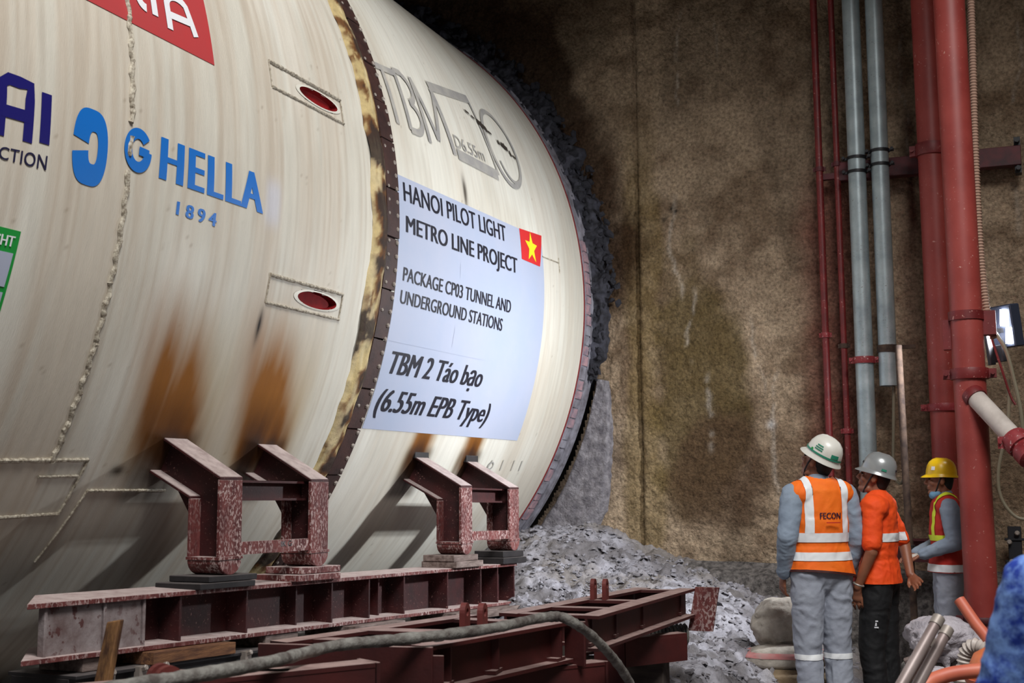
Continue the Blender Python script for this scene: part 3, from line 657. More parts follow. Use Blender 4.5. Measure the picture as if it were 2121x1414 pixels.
# project poster
poster = patch('poster', ((6.71, -23.3), (9.26, -23.2), (6.69, 6.2), (9.235, 7.2)), m_poster, tbm, 0.004, 10, 36)
poster['label'] = 'pale blue-white project poster pasted on the shield'
for body, q, bd, sh in (
    ('HANOI PILOT LIGHT', ((6.77, 3.35), (8.46, 4.05), (6.77, 5.55), (8.46, 6.3)), 0.022, 0),
    ('METRO LINE PROJECT', ((6.79, -0.25), (8.66, 0.2), (6.79, 1.65), (8.66, 2.35)), 0.032, 0),
    ('PACKAGE CP03 TUNNEL AND', ((6.78, -5.9), (8.55, -5.6), (6.78, -4.35), (8.55, -3.9)), 0.026, 0),
    ('UNDERGROUND STATIONS', ((6.775, -8.5), (8.42, -8.35), (6.775, -7.0), (8.42, -6.7)), 0.026, 0),
    ('TBM 2 Táo bạo', ((6.80, -16.6), (8.24, -16.35), (6.80, -14.0), (8.24, -13.75)), 0.040, 0.22),
    ('(6.55m EPB Type)', ((6.77, -21.05), (8.53, -21.0), (6.77, -18.45), (8.53, -18.35)), 0.036, 0.22)):
    text_on('poster_lettering', body, q, m_black, poster, bd, sh, 0.0065)
flag = patch('flag', ((8.76, 2.6), (9.15, 2.65), (8.76, 7.05), (9.25, 7.65)), m_signred, poster, 0.0075, 4, 8)
mb = MB(); st = []
for k in range(10):
    a = math.radians(90 + 36 * k); r_ = 0.135 if k % 2 == 0 else 0.055; st.append((8.98 + r_ * math.cos(a), 4.9 + math.degrees(r_ * math.sin(a) / R)))
for k in range(10): poly_on(mb, [(8.98, 4.9), st[k], st[(k + 1) % 10]], 0.0095)
build_ink(mb, 'flag_star', m_yellow, poster)
# creases of the pasted sheets
mb = MB(); 
for p, q in (((6.72, -12.9), (8.2, -12.7)), ((7.62, -1.5), (7.62, -3.2)), ((7.62, -9.5), (7.62, -12.0))): stroke(mb, line_ct(p, q, 30), 0.006, 0.0055)
build_ink(mb, 'poster_crease', m_poster, poster)
# blue logo with year
logo = text_on('company_lettering', 'HELLA', ((4.375, -4.0), (5.21, -3.95), (4.375, -0.55), (5.19, -0.45)), m_blue, tbm, 0.062, 0, 0.004, 1.18)
text_on('founding_year', '1894', ((4.52, -6.5), (4.83, -6.5), (4.52, -5.4), (4.83, -5.35)), m_blue, logo, 0.045, 0, 0.004, 1.5)
mb = MB(); stroke(mb, arc_ct(4.222, -2.4, 0.066, 1.36, 38, 362, 44), 0.050, 0.006); stroke(mb, [(4.295, -2.45), (4.228, -2.40)], 0.040, 0.0065); build_ink(mb, 'letter_g', m_blue, logo)
mb = MB()
rr_ = lambda cy, ct, ry, rt_: arc_ct(cy, ct, ry, rt_, -180, 180, 40)
def pill_ring(mb, cy, ct, hw, hh, iw, ih, icy, a0, a1, n=48):   # D-shaped ring between an outer and an inner rounded outline
    o_, i_ = [], []
    for k in range(n + 1):
        a = math.radians(a0 + (a1 - a0) * k / n); ca, sa = math.cos(a), math.sin(a); e = 0.62
        o_.append((cy + hw * math.copysign(abs(ca) ** e, ca), ct + hh * math.copysign(abs(sa) ** 0.9, sa)))
        i_.append((icy + iw * math.copysign(abs(ca) ** e, ca), ct + ih * math.copysign(abs(sa) ** 0.9, sa)))
    mb.add([cylp(y, t, R + 0.004) - TO for y, t in o_ + i_], [(k, k + 1, n + 2 + k, n + 1 + k) for k in range(n)])
pill_ring(mb, 3.925, -3.5, 0.105, 2.95, 0.028, 1.25, 3.942, -168, 172)
build_ink(mb, 'logo_roundel', m_blue, logo)
# navy lettering cut by the frame edge
mb = MB()
stroke(mb, [(3.43, -4.9), (3.425, -1.15), (3.455, -0.75), (3.57, -0.7), (3.575, -4.75)], 0.05, 0.004); stroke(mb, [(3.43, -3.1), (3.575, -2.95)], 0.05, 0.0045)
stroke(mb, [(3.658, -0.75), (3.665, -4.45)], 0.055, 0.004)
navy = build_ink(mb, 'navy_lettering', m_navy, tbm)
text_on('construction_lettering', 'CTION', ((3.44, -6.5), (3.69, -6.3), (3.44, -5.65), (3.69, -5.25)), m_ink, navy, 0.01, 0, 0.004, 1.05)
# red banner
redb = patch('red_banner', ((3.35, 8.1), (4.80, 8.1), (3.35, 15.5), (4.785, 15.5)), m_bannerred, tbm, 0.004, 6, 8)
mb = MB(); W_ = 0.042
stroke(mb, [(4.465, 9.35), (4.46, 11.7)] + arc_ct(4.545, 11.7, 0.085, 1.1, 180, 40, 10) + [(4.665, 9.9)], W_, 0.008); stroke(mb, [(4.47, 10.75), (4.63, 11.0)], W_ * 0.9, 0.0085)
stroke(mb, [(4.36, 9.9), (4.355, 13.2)], W_, 0.008); stroke(mb, [(4.355, 12.9), (4.40, 13.25)], W_, 0.008)
stroke(mb, [(4.245, 13.4), (4.25, 11.0)] + arc_ct(4.30, 10.85, 0.05, 0.7, 180, 270, 8), W_, 0.008)
stroke(mb, arc_ct(4.13, 11.4, 0.06, 0.85, 190, 350, 12), W_, 0.008)
build_ink(mb, 'banner_lettering', m_white, redb)
# green sign
gs = patch('green_sign', ((2.9, -17.2), (3.600, -17.2), (2.9, -11.1), (3.612, -11.1)), m_green, tbm, 0.004, 4, 10)
patch('white_panel', ((2.9, -15.2), (3.585, -15.2), (2.9, -12.75), (3.592, -12.75)), m_poster, gs, 0.0075, 4, 8)
patch('white_panel', ((2.9, -17.0), (3.583, -17.0), (2.9, -15.6), (3.585, -15.6)), m_poster, gs, 0.0075, 4, 6)
text_on('sign_lettering', 'CHT', ((3.475, -12.35), (3.585, -12.3), (3.475, -11.6), (3.587, -11.55)), m_white, gs, 0.03, 0, 0.008)
# outlined machine number
mb = MB(); W_ = 0.05
stroke(mb, [(6.70, 20.0), (6.99, 20.7)], W_); stroke(mb, [(6.80, 20.2), (6.83, 13.0)], W_)
stroke(mb, [(7.02, 13.2), (7.00, 21.2), (7.10, 21.4)] + arc_ct(7.10, 19.3, 0.11, 1.9, 80, -80, 10) + arc_ct(7.10, 15.3, 0.13, 2.0, 80, -90, 10) + [(7.02, 13.2)], W_)
stroke(mb, [(7.30, 12.9), (7.26, 21.8)], W_); stroke(mb, [(7.26, 21.8), (7.46, 14.0)], W_); stroke(mb, [(7.46, 14.0), (7.62, 22.3)], W_); stroke(mb, [(7.60, 22.3), (7.71, 13.2)], W_ * 1.3)
num = build_ink(mb, 'machine_number', m_grey, tbm)
mb = MB()
stroke(mb, [(7.58, 22.6), (8.42, 25.6)], 0.08); stroke(mb, [(8.40, 25.4), (8.45, 19.0), (8.52, 14.0)], 0.035); stroke(mb, [(7.76, 13.6), (8.50, 13.9)], 0.09)
build_ink(mb, 'digit_seven', m_grey, num)
mb = MB(); stroke(mb, arc_ct(8.80, 19.6, 0.30, 6.0, -180, 180, 60), 0.045); stroke(mb, arc_ct(8.86, 19.3, 0.24, 4.9, -150, 20, 40), 0.03); build_ink(mb, 'digit_zero', m_grey, num)
text_on('diameter_lettering', 'D6.55m', ((7.76, 14.6), (8.30, 15.0), (7.76, 16.4), (8.30, 16.8)), m_grey, num, 0.0, 0, 0.006)
mb = MB()
for a, b, wd in (((8.20, 22.5), (8.27, 22.3), .02), ((8.30, 22.2), (8.36, 22.0), .02), ((8.40, 21.9), (8.54, 21.4), .05), ((8.47, 22.2), (8.49, 21.2), .025), ((8.54, 21.7), (8.57, 20.9), .03), ((8.58, 21.2), (8.64, 21.0), .02),
                 ((8.74, 20.6), (8.76, 19.9), .03), ((8.80, 20.3), (8.92, 19.9), .045), ((8.86, 20.7), (8.87, 19.6), .025), ((8.95, 19.9), (8.97, 19.0), .03), ((9.0, 19.4), (9.06, 19.0), .02)):
    stroke(mb, [a, b], wd, 0.009)
build_ink(mb, 'skyline_emblem', m_darkmark, num)
# pencil marks by the front bracket
mb = MB(); stroke(mb, arc_ct(8.94, -27.3, 0.05, 0.55, 0, 360, 16), 0.012); stroke(mb, [(8.93, -26.4), (8.90, -27.6)], 0.012)
for y in (9.15, 9.38, 9.55): stroke(mb, [(y, -26.3), (y + 0.02, -28.0)], 0.012)
build_ink(mb, 'chalk_marks', m_grey, tbm)

# ================================================================== BRACKETS, GIRDER, PACKING
def bz(y): return 0.999 - 0.0266 * (y - 3.66)
def bb(y): return 0.760 - 0.0404 * (y - 3.66)
BW = 0.18
def bracket_pair(ya, dza, yb, dzb, label):
    root = empty('bracket_frame', (-3.74, (ya + yb + BW) / 2, 1.03 + dza)); O = Vector(root.location); tag(root, label, 'bracket', 'bracket frames welded to the shield')
    def leg(y0, dz, splash):
        q = lambda x, y, z: Vector((x, y, z + dz)) - O
        yc = y0 + BW / 2; ym = m_steel_splash if splash else m_steel
        web = MB().prism([q(x, yc - 0.012, z) for x, z in ((-4.06, 1.715), (-3.665, 1.49), (-3.665, 1.11), (-3.825, 1.11), (-3.825, 1.40), (-4.10, 1.55))], (0, 0.024, 0)).build('bracket', m_steel, root)
        def plate(name, pts, m, ext=BW, y=y0): return MB().prism([q(x, y, z) for x, z in pts], (0, ext, 0)).build(name, m, web, bevel=0.003)
        plate('top_flange', ((-4.07, 1.745), (-3.645, 1.505), (-3.645, 1.488), (-4.07, 1.728)), m_steel)
        plate('lower_flange', ((-4.11, 1.560), (-3.825, 1.412), (-3.825, 1.395), (-4.11, 1.543)), m_steel)
        plate('inner_flange', ((-3.84, 1.40), (-3.822, 1.40), (-3.822, 1.105), (-3.84, 1.105)), ym)
        plate('outer_flange', ((-3.665, 1.492), (-3.645, 1.492), (-3.645, 1.105), (-3.665, 1.105)), m_steel_splash)
        plate('gusset', ((-4.0, 1.49), (-3.84, 1.40), (-3.84, 1.24)), m_steel, 0.03, yc - 0.015)
        plate('foot_weld', ((-4.07, 1.785), (-4.0, 1.752), (-4.0, 1.70), (-4.09, 1.70)), m_dark, BW + 0.03, y0 - 0.015)
        collar = MB().box(q(-3.74, yc, 1.108), (0.205, BW + 0.008, 0.014)).build('collar', m_steel_splash, web)
        n = 12; pts = [q(-3.838, yc + BW / 2 * math.cos(a), 1.10 + 0.075 * math.sin(a)) for a in [math.pi + math.pi * k / n for k in range(n + 1)]]
        MB().prism(pts, (0.196, 0, 0)).build('shoe', m_steel_splash, web, bevel=0.003)
        return q
    leg(ya, dza, True); leg(yb, dzb, True)
    g0, g1 = ya + BW - 0.08, yb + 0.08; dm = (dza + dzb) / 2
    def bar(name, x0, x1, z0, z1, y0=g0, y1=g1, m=m_steel):
        return MB().hexa([Vector((x, y, z)) - O for z, (da, db) in ((z0, (dza, dzb)), (z1, (dza, dzb))) for x, y, z in ((x0, y0, z + da), (x1, y0, z + da), (x1, y1, z + db), (x0, y1, z + db))]).build(name, m, root)
    cb = bar('cross_beam', -3.775, -3.760, 1.395, 1.485)
    o = bar('flange', -3.825, -3.705, 1.480, 1.492); o.parent = cb; o = bar('flange', -3.825, -3.705, 1.388, 1.400); o.parent = cb
    bar('tie_plate', -3.672, -3.655, 1.118, 1.182, ya + BW, yb, m_steel_splash)
    return root
bracket_pair(4.86, 0.0, 5.67, -0.008, 'dark red bracket frame under the deep rust stains and oval slot')
bracket_pair(7.58, -0.045, 8.43, -0.06, 'dark red bracket frame under the pasted project poster')
# stencil on the tie plate
mb = MB()
me = glyphs('IK G', 0.02); xs = [v.co.x for v in me.vertices]
for v in me.vertices: v.co = Vector((-3.653, 5.40 + (v.co.x - min(xs)) / (max(xs) - min(xs)) * 0.10, 1.142 + v.co.y / CAP * 0.028))
pr = bpy.data.objects['bracket_frame']; me.transform(Matrix.Translation(-Vector(pr.location))); link('stencil_marks', me, m_white, pr)
# girder
gir = empty('steel_girder', (-3.80, 3.66, 0.76)); tag(gir, 'long dark red plate girder with stiffeners under both bracket frames', 'girder'); GO = Vector(gir.location)
def yhex(name, x0, x1, y0, y1, zf0, zf1, m, parent, O, sk=0.0):
    return MB().hexa([Vector(p) - O for p in ((x0, y0 + sk, zf0(y0)), (x1, y0, zf0(y0)), (x1, y1, zf0(y1)), (x0, y1, zf0(y1)), (x0, y0 + sk, zf1(y0)), (x1, y0, zf1(y0)), (x1, y1, zf1(y1)), (x0, y1, zf1(y1)))]).build(name, m, parent, bevel=0.002)
yhex('top_flange', -3.94, -3.66, 3.66, 8.60, lambda y: bz(y) - 0.022, bz, m_steel_splash, gir, GO, 0.32)
yhex('bottom_flange', -3.94, -3.66, 3.64, 8.58, bb, lambda y: bb(y) + 0.022, m_steel_splash, gir, GO, 0.32)
yhex('web', -3.812, -3.795, 3.92, 8.58, lambda y: bb(y) + 0.022, lambda y: bz(y) - 0.022, m_steel, gir, GO)
for i, y in enumerate((3.78, 4.12, 4.37, 4.62, 5.14, 5.67, 5.95, 6.37, 6.58, 6.81, 7.43, 7.97, 8.27, 8.58)):
    far = i in (5, 8)
    yhex('stiffener', -3.80 if i else -3.71, -3.675 if not far else -3.73, y - 0.008, y + 0.008, lambda y: bb(y) + 0.020, lambda y: bz(y) - 0.020, m_steel if i > 2 else m_mudplate, gir, GO)
yhex('mud_coated_plate', -3.70, -3.685, 3.79, 4.11, lambda y: bb(y) + 0.022, lambda y: bz(y) - 0.022, m_mudplate, gir, GO)
yhex('mud_coated_plate', -3.70, -3.685, 4.13, 4.36, lambda y: bb(y) + 0.022, lambda y: bz(y) - 0.022, m_mudplate, gir, GO)
# packing plates under the shoes
for y0, dz, lab, m in ((4.86, 0.0, 'black packing plates under the bracket shoe closest to the mud-coated girder end', m_dark), (5.67, -0.008, 'rusty packing plates under the bracket shoe beside the stencilled tie plate', m_steel_splash),
                       (7.58, -0.045, 'brown packing plates under the bracket shoe just below the poster', m_timber), (8.43, -0.06, 'black rubber packing under the bracket shoe close to the mud heap', m_dark)):
    zb0 = bz(y0 + BW / 2); zt = 1.026 + dz; e = empty('packing_plates', (-3.76, y0 + BW / 2, zb0)); tag(e, lab, 'packing', 'packing plates on the girder')
    a = -math.atan(0.0266); rot = Euler((a, 0, 0)).to_matrix(); h = (zt - zb0) / 2
    for k in range(2):
        MB().box((random.uniform(-.01, .01), random.uniform(-.03, .03), h * (k + 0.5)), (0.27 - 0.03 * k, 0.44 - 0.05 * k, h * 0.96), rot).build('packing_plate', m, e, bevel=0.003)
# lower bearer, timbers, clamps
br = empty('bearer_beam', (-3.8, 6.0, 0.25)); tag(br, 'blackened bearer beam lying under the red girder', 'beam'); BO = Vector(br.location)
yhex('bearer_body', -3.97, -3.66, 3.9, 8.9, lambda y: 0.05, lambda y: bb(y) - 0.075, m_dark, br, BO)
yhex('bearer_flange', -3.99, -3.62, 3.9, 8.9, lambda y: bb(y) - 0.075, lambda y: bb(y) - 0.06, m_dark, br, BO)
for y in (4.08, 4.28, 4.42, 5.05, 6.10, 6.30, 7.30):
    c = MB().box(Vector((-3.612, y, bb(y) - 0.09)) - BO, (0.03, 0.05, 0.07)).lathe(Vector((-3.60, y, bb(y) - 0.065)) - BO, [(0.014, 0), (0.014, 0.02), (0.010, 0.024)], 6, (1, 0, 0.3)).build('clamp_bolt', m_bolt, br)
for y0, y1, x0, x1, lab, m in ((4.35, 4.95, -3.92, -3.60, 'orange-brown timber plank under the mud-coated girder end', m_plank), (6.05, 6.65, -3.92, -3.58, 'dusty timber packer under the girder beside the near lifting lugs', m_timber),
                               (7.35, 8.55, -3.92, -3.57, 'long dusty timber packer under the girder end by the mud heap', m_timber), (5.3, 5.6, -3.9, -3.67, 'short timber packer in the dark gap under the girder', m_timber), (4.0, 4.2, -3.92, -3.68, 'timber packer under the protruding girder flange', m_timber)):
    e = yhex('timber_packer', x0, x1, y0, y1, lambda y: bb(y) - 0.058, lambda y: bb(y) - 0.003, m, None, Vector((0, 0, 0))); tag(e, lab, 'timber', 'timbers packed under the girder')
# leaning stake
o = MB().prism([(-2.985, 3.20, 0.42), (-2.915, 3.20, 0.42), (-2.885, 3.30, 1.005), (-2.940, 3.30, 0.995)], (0, 0.03, 0)).build('wooden_stake', m_wood, None, bevel=0.004)
tag(o, 'weathered brown wooden stake leaning before the mud-coated girder end', 'stake')

# ================================================================== LOOSE STEEL FRAMES
def member(p0, p1, zt, h, fwid, name, parent, O, m=m_steel_clean, tf=0.014, tw=0.012, off=0.0):
    """I / channel section from p0 to p1 (xy), top at zt; off shifts the web across the flange (-.5 .. .5)"""
    p0 = Vector((p0[0], p0[1], 0)); p1 = Vector((p1[0], p1[1], 0)); d = (p1 - p0).normalized(); n = Vector((d.y, -d.x, 0)); mb = MB()
    def bar(a, b, z0, z1): mb.hexa([p + n * k + Vector((0, 0, z)) - O for z in (z0, z1) for p, k in ((p0, a), (p0, b), (p1, b), (p1, a))])
    bar(-fwid / 2, fwid / 2, zt - tf, zt); bar(-fwid / 2, fwid / 2, zt - h, zt - h + tf); c = off * fwid; bar(c - tw / 2, c + tw / 2, zt - h + tf, zt - tf)
    return mb.build(name, m, parent)
def vplate(p0, p1, z0, z1, th, name, parent, O, m=m_steel_clean):
    p0 = Vector((p0[0], p0[1], 0)); p1 = Vector((p1[0], p1[1], 0)); d = (p1 - p0).normalized(); n = Vector((d.y, -d.x, 0)) * th / 2
    return MB().hexa([p + k + Vector((0, 0, z)) - O for z in (z0, z1) for p, k in ((p0, -n), (p0, n), (p1, n), (p1, -n))]).build(name, m, parent, bevel=0.002)
def lug_pair(c, zt, ang, parent, O, s=1.0, gap=0.07):
    d = Vector((math.cos(ang), math.sin(ang), 0)); n = Vector((-d.y, d.x, 0))
    for k in (-1, 1):
        prof = []; N_ = 14; h = 0.075 * s; r = 0.036 * s
        out = [(-r, 0)] + [(r * math.cos(a), h + r * math.sin(a)) for a in [math.pi - math.pi * i / 10 for i in range(11)]] + [(r, 0)]
        inn = [(0.016 * s * math.cos(a), h + 0.016 * s * math.sin(a)) for a in [math.pi * 1.5 - 2 * math.pi * i / 12 for i in range(13)]]
        cc = Vector((c[0], c[1], zt)) + d * gap / 2 * k - O
        P3 = lambda q, e: cc + n * q[0] + Vector((0, 0, q[1])) + d * e
        th = 0.011 * s; no, ni = len(out), len(inn); mb = MB(); vs = [P3(q, -th) for q in out + inn] + [P3(q, th) for q in out + inn]; K = no + ni; fs = []
        m_ = {0: 0}
        for i in range(no - 1):        # side strip outer edge
            fs.append((i, i + 1, K + i + 1, K + i))
        fs.append((no - 1, 0, K, K + no - 1))
        for i in range(ni - 1): fs.append((no + i, no + i + 1, K + no + i + 1, K + no + i))
        for base in (0, K):            # faces between outline and hole
            for i in range(no - 1):
                j = round(i * (ni - 1) / (no - 1)); j2 = round((i + 1) * (ni - 1) / (no - 1))
                fs.append((base + i, base + i + 1, base + no + j2, base + no + j) if j2 != j else (base + i, base + i + 1, base + no + j))
            fs.append((base + no - 1, base, base + no))
        mb.add(vs, fs); mb.build('lifting_lug', m_lug, parent)
ZT = 0.90
fa = empty('ladder_frame', (-2.2, 4.2, 0.55)); tag(fa, 'red steel ladder frame with a broad blank end plate and two lugs', 'steel frame', 'loose red steel frames'); O = Vector(fa.location)
member((-1.985, 3.80), (-1.80, 4.72), ZT, 0.165, 0.09, 'side_beam', fa, O, off=-0.15)
member((-2.52, 3.72), (-2.26, 4.80), ZT, 0.165, 0.09, 'side_beam', fa, O, off=-0.15)
vplate((-2.56, 3.655), (-1.93, 3.785), ZT - 0.33, ZT, 0.016, 'end_plate', fa, O)
member((-2.49, 3.86), (-1.93, 3.93), ZT - 0.002, 0.15, 0.07, 'cross_beam', fa, O)
c = member((-2.42, 4.16), (-1.88, 4.24), ZT + 0.001, 0.15, 0.10, 'cross_beam', fa, O); lug_pair((-1.975, 4.215), ZT, 0.15, fa, O)
member((-2.30, 4.66), (-1.78, 4.64), ZT - 0.002, 0.15, 0.08, 'cross_beam', fa, O)
vplate((-1.80, 4.735), (-1.705, 4.715), ZT - 0.18, ZT, 0.014, 'end_cap', fa, O)
vplate((-1.985, 3.79), (-1.90, 3.81), ZT - 0.34, ZT - 0.03, 0.012, 'stiffener', fa, O)
fb = empty('ladder_frame', (-1.9, 5.6, 0.55)); tag(fb, 'red steel ladder frame ending in a splattered square plate near the mud', 'steel frame', 'loose red steel frames'); O = Vector(fb.location)
member((-1.765, 4.93), (-1.735, 6.42), ZT, 0.15, 0.09, 'side_beam', fb, O, off=-0.15)
member((-2.13, 4.90), (-1.97, 6.38), ZT, 0.15, 0.09, 'side_beam', fb, O, off=-0.15)
for q in (0.03, 0.24, 0.50, 0.93):
    a = Vector((-2.13, 4.90)).lerp(Vector((-1.97, 6.38)), q); b = Vector((-1.765, 4.93)).lerp(Vector((-1.735, 6.42)), q); member(a, b, ZT - 0.001, 0.13, 0.07, 'cross_beam', fb, O)
    if q == 0.50: lug_pair(a.lerp(b, 0.28), ZT, 0.1, fb, O, 0.9, 0.06)
MB().hexa([Vector(p) - O for p in ((-1.735, 6.43, .675), (-1.60, 6.43, .675), (-1.60, 6.445, .675), (-1.735, 6.445, .675), (-1.69, 6.43, .908), (-1.56, 6.43, .908), (-1.56, 6.445, .908), (-1.69, 6.445, .908))]).build('end_plate', m_steel_splash, fb)
fc = empty('ladder_frame', (-2.2, 3.1, 0.55)); tag(fc, 'red steel frame with a wide dusty top flange and two large lugs', 'steel frame', 'loose red steel frames'); O = Vector(fc.location)
member((-2.50, 2.55), (-1.97, 3.41), ZT, 0.20, 0.10, 'side_beam', fc, O, off=0.42)
vplate((-2.03, 3.45), (-1.925, 3.40), ZT - 0.20, ZT, 0.014, 'end_cap', fc, O)
member((-2.42, 3.02), (-2.10, 3.16), ZT, 0.17, 0.05, 'cross_beam', fc, O); member((-2.78, 2.75), (-2.42, 3.28), ZT - 0.04, 0.17, 0.08, 'side_beam', fc, O)
lug_pair((-2.225, 2.735), ZT - 0.055, -0.5, fc, O, 1.1, 0.052)
MB().box(Vector((-2.225, 2.735, ZT - 0.10)) - O, (0.16, 0.12, 0.09), Euler((0, 0, -0.5)).to_matrix()).build('lug_block', m_steel_clean, fc)
# lower tier
fd = empty('ladder_frame', (-1.9, 4.6, 0.42)); tag(fd, 'red steel box frame lying underneath the broad end plate', 'steel frame', 'loose red steel frames'); O = Vector(fd.location)
member((-2.06, 4.32), (-1.70, 4.86), 0.725, 0.17, 0.09, 'side_beam', fd, O, off=0.40); vplate((-2.15, 4.30), (-2.02, 4.31), 0.50, 0.725, 0.014, 'end_cap', fd, O); vplate((-1.735, 4.88), (-1.66, 4.86), 0.54, 0.725, 0.014, 'end_cap', fd, O)
member((-2.5, 4.5), (-2.0, 5.1), 0.72, 0.17, 0.09, 'side_beam', fd, O); member((-2.28, 4.75), (-1.85, 4.63), 0.718, 0.15, 0.07, 'cross_beam', fd, O)
fe = empty('ladder_frame', (-1.85, 5.8, 0.42)); tag(fe, 'red steel box frame lying underneath the splattered square plate', 'steel frame', 'loose red steel frames'); O = Vector(fe.location)
member((-1.87, 5.68), (-1.655, 6.02), 0.715, 0.135, 0.07, 'side_beam', fe, O, off=0.42); vplate((-2.0, 5.66), (-1.845, 5.665), 0.45, 0.715, 0.02, 'end_plate', fe, O); member((-2.3, 5.8), (-2.05, 6.4), 0.71, 0.135, 0.07, 'side_beam', fe, O)
# timbers carrying the frames
for (x, y, a, L_, z0, z1, lab) in ((-2.15, 4.55, 0.1, 0.9, 0.30, 0.553, 'timber bearer under the stacked frames by the box frame'), (-2.05, 5.98, 0.0, 0.8, 0.30, 0.575, 'timber bearer under the stacked frames by the square plate'), (-2.3, 3.4, 0.2, 0.9, 0.10, 0.565, 'timber bearer under the frames by the large lugs'),
                               (-2.25, 5.2, 0.1, 0.7, 0.30, 0.745, 'timber bearer between the two ladder frames')):
    o = MB().box((x, y, (z0 + z1) / 2), (L_ * 0.8, 0.12, z1 - z0), Euler((0, 0, a)).to_matrix()).build('timber_bearer', m_darktimber, None, bevel=0.005); tag(o, lab, 'timber', 'timbers under the loose frames')
# muddy cable slung over the frames
pts = spline([(-2.60, 1.9, 0.86), (-2.22, 2.48, 0.935), (-2.12, 2.67, 0.945), (-2.09, 3.03, 0.94), (-2.12, 3.46, 0.935), (-2.0, 3.68, 0.935), (-1.83, 4.0, 0.94), (-1.735, 4.38, 0.95), (-1.65, 4.42, 0.93), (-1.61, 4.66, 0.81), (-1.61, 5.0, 0.62), (-1.60, 5.2, 0.40)], 12)
o = MB().tube(pts, [0.0195 * random.uniform(0.92, 1.1) for _ in pts], 12).build('power_cable', m_cable, None, True); tag(o, 'thick mud-caked cable draped over the loose red frames', 'cable')
pts = spline([(-2.28, 4.0, 0.66), (-2.1, 4.02, 0.88), (-2.0, 3.98, 0.91), (-1.98, 3.90, 0.88)], 8)
o = MB().tube(pts, 0.016, 8).build('rope_end', m_blackrubber, None, True); tag(o, 'short black rope end tucked into the ladder frame corner', 'rope')
# drum-like roll lying under the far frame
mb = MB(); 
for k in range(16): mb.lathe((-2.02 + 0.018 * k, 6.22 + 0.012 * k, 0.655), [(0.055, 0), (0.062, 0.006), (0.055, 0.012)], 14, (0.83, 0.55, 0))
o = mb.build('ribbed_hose_roll', m_cable, None, True); tag(o, 'muddy ribbed hose lying between the upper and lower red frames', 'hose')

# ================================================================== PIPES ON THE WALL
def pipe(name, pts, r, m, label, cat='pipe', group=None, n=20):
    e = empty(name, pts[0]); O = Vector(pts[0]); tag(e, label, cat, group)
    MB().tube([Vector(p) - O for p in pts], r, n).build('pipe_body', m, e, True); return e, O
def coupling(e, O, c, r, h, m, ears=True, axis=(0, 0, 1), name='coupling'):
    ax = Vector(axis).normalized(); mb = MB().lathe(Vector(c) - O, [(r, -h), (r * 1.12, -h), (r * 1.16, -h * .5), (r * 1.16, h * .5), (r * 1.12, h), (r, h)], 24, ax)
    sd = Vector((1, 0, 0)) if abs(ax.x) < .8 else Vector((0, 0, 1))
    if ears:
        for k in (-1, 1): mb.box(Vector(c) - O + sd * k * r * 1.3, (r * 0.5, r * 0.45, h * 1.7)); mb.lathe(Vector(c) - O + sd * k * r * 1.35 - Vector((0, r * .5, 0)), [(r * .12, 0), (r * .12, r)], 6, (0, 1, 0))
    return mb.build(name, m, e, True)
ZTOP = 7.0
e, O = pipe('riser_pipe', [(-1.535, 10.36, ZTOP), (-1.535, 10.36, 0.1)], 0.030, m_redpipe2, 'thin red riser pipe with a coupling at the higher level', group='thin red riser pipes')
coupling(e, O, (-1.535, 10.36, 2.72), 0.034, 0.022, m_coupling); coupling(e, O, (-1.535, 10.36, 4.17), 0.034, 0.02, m_brack)
e, O = pipe('riser_pipe', [(-1.385, 10.36, ZTOP), (-1.385, 10.36, 0.0)], 0.026, m_redpipe2, 'thin red riser pipe with a mud-spattered foot behind the pale pole', group='thin red riser pipes')
coupling(e, O, (-1.385, 10.36, 2.62), 0.031, 0.02, m_rustrod); coupling(e, O, (-1.385, 10.36, 1.90), 0.034, 0.022, m_coupling); coupling(e, O, (-1.385, 10.36, 4.2), 0.031, 0.02, m_brack); coupling(e, O, (-1.385, 10.36, 0.06), 0.04, 0.05, m_coupling)
e, O = pipe('galvanised_pipe', [(-1.195, 10.2, ZTOP), (-1.21, 10.2, 0.05)], 0.073, m_galv, 'long galvanised pipe with a red coupling on the wall', group='galvanised pipes')
coupling(e, O, (-1.205, 10.2, 2.475), 0.078, 0.028, m_coupling)
for z in (4.07, 4.19):
    MB().lathe(Vector((-1.20, 10.2, z)) - O, [(0.074, -.012), (0.082, -.012), (0.082, .012), (0.074, .012)], 24).box(Vector((-1.20, 10.2, z)) - O, (0.24, 0.02, 0.02)).lathe(Vector((-1.305, 10.17, z)) - O, [(.014, 0), (.014, .03)], 6, (0, -1, 0)).lathe(Vector((-1.095, 10.17, z)) - O, [(.014, 0), (.014, .03)], 6, (0, -1, 0)).build('clamp', m_blackmetal, e, True)
e, O = pipe('galvanised_pipe', [(-1.005, 10.2, ZTOP), (-1.018, 10.2, 2.56)], 0.072, m_galv, 'galvanised pipe ending open above the head of the silver-helmeted worker', group='galvanised pipes')
MB().lathe(Vector((-1.02, 10.2, 2.255)) - O, [(0.066, 0.31), (0.0725, 0.31), (0.0725, 0.0), (0.066, 0.0), (0.066, 0.3)], 24).build('open_end', m_galv, e, True)
MB().lathe(Vector((-1.02, 10.2, 2.56)) - O, [(0.073, -.03), (0.08, -.03), (0.08, .03), (0.073, .03)], 24).box(Vector((-0.93, 10.24, 2.575)) - O, (0.26, 0.03, 0.03)).build('clamp', m_rustrod, e, True)
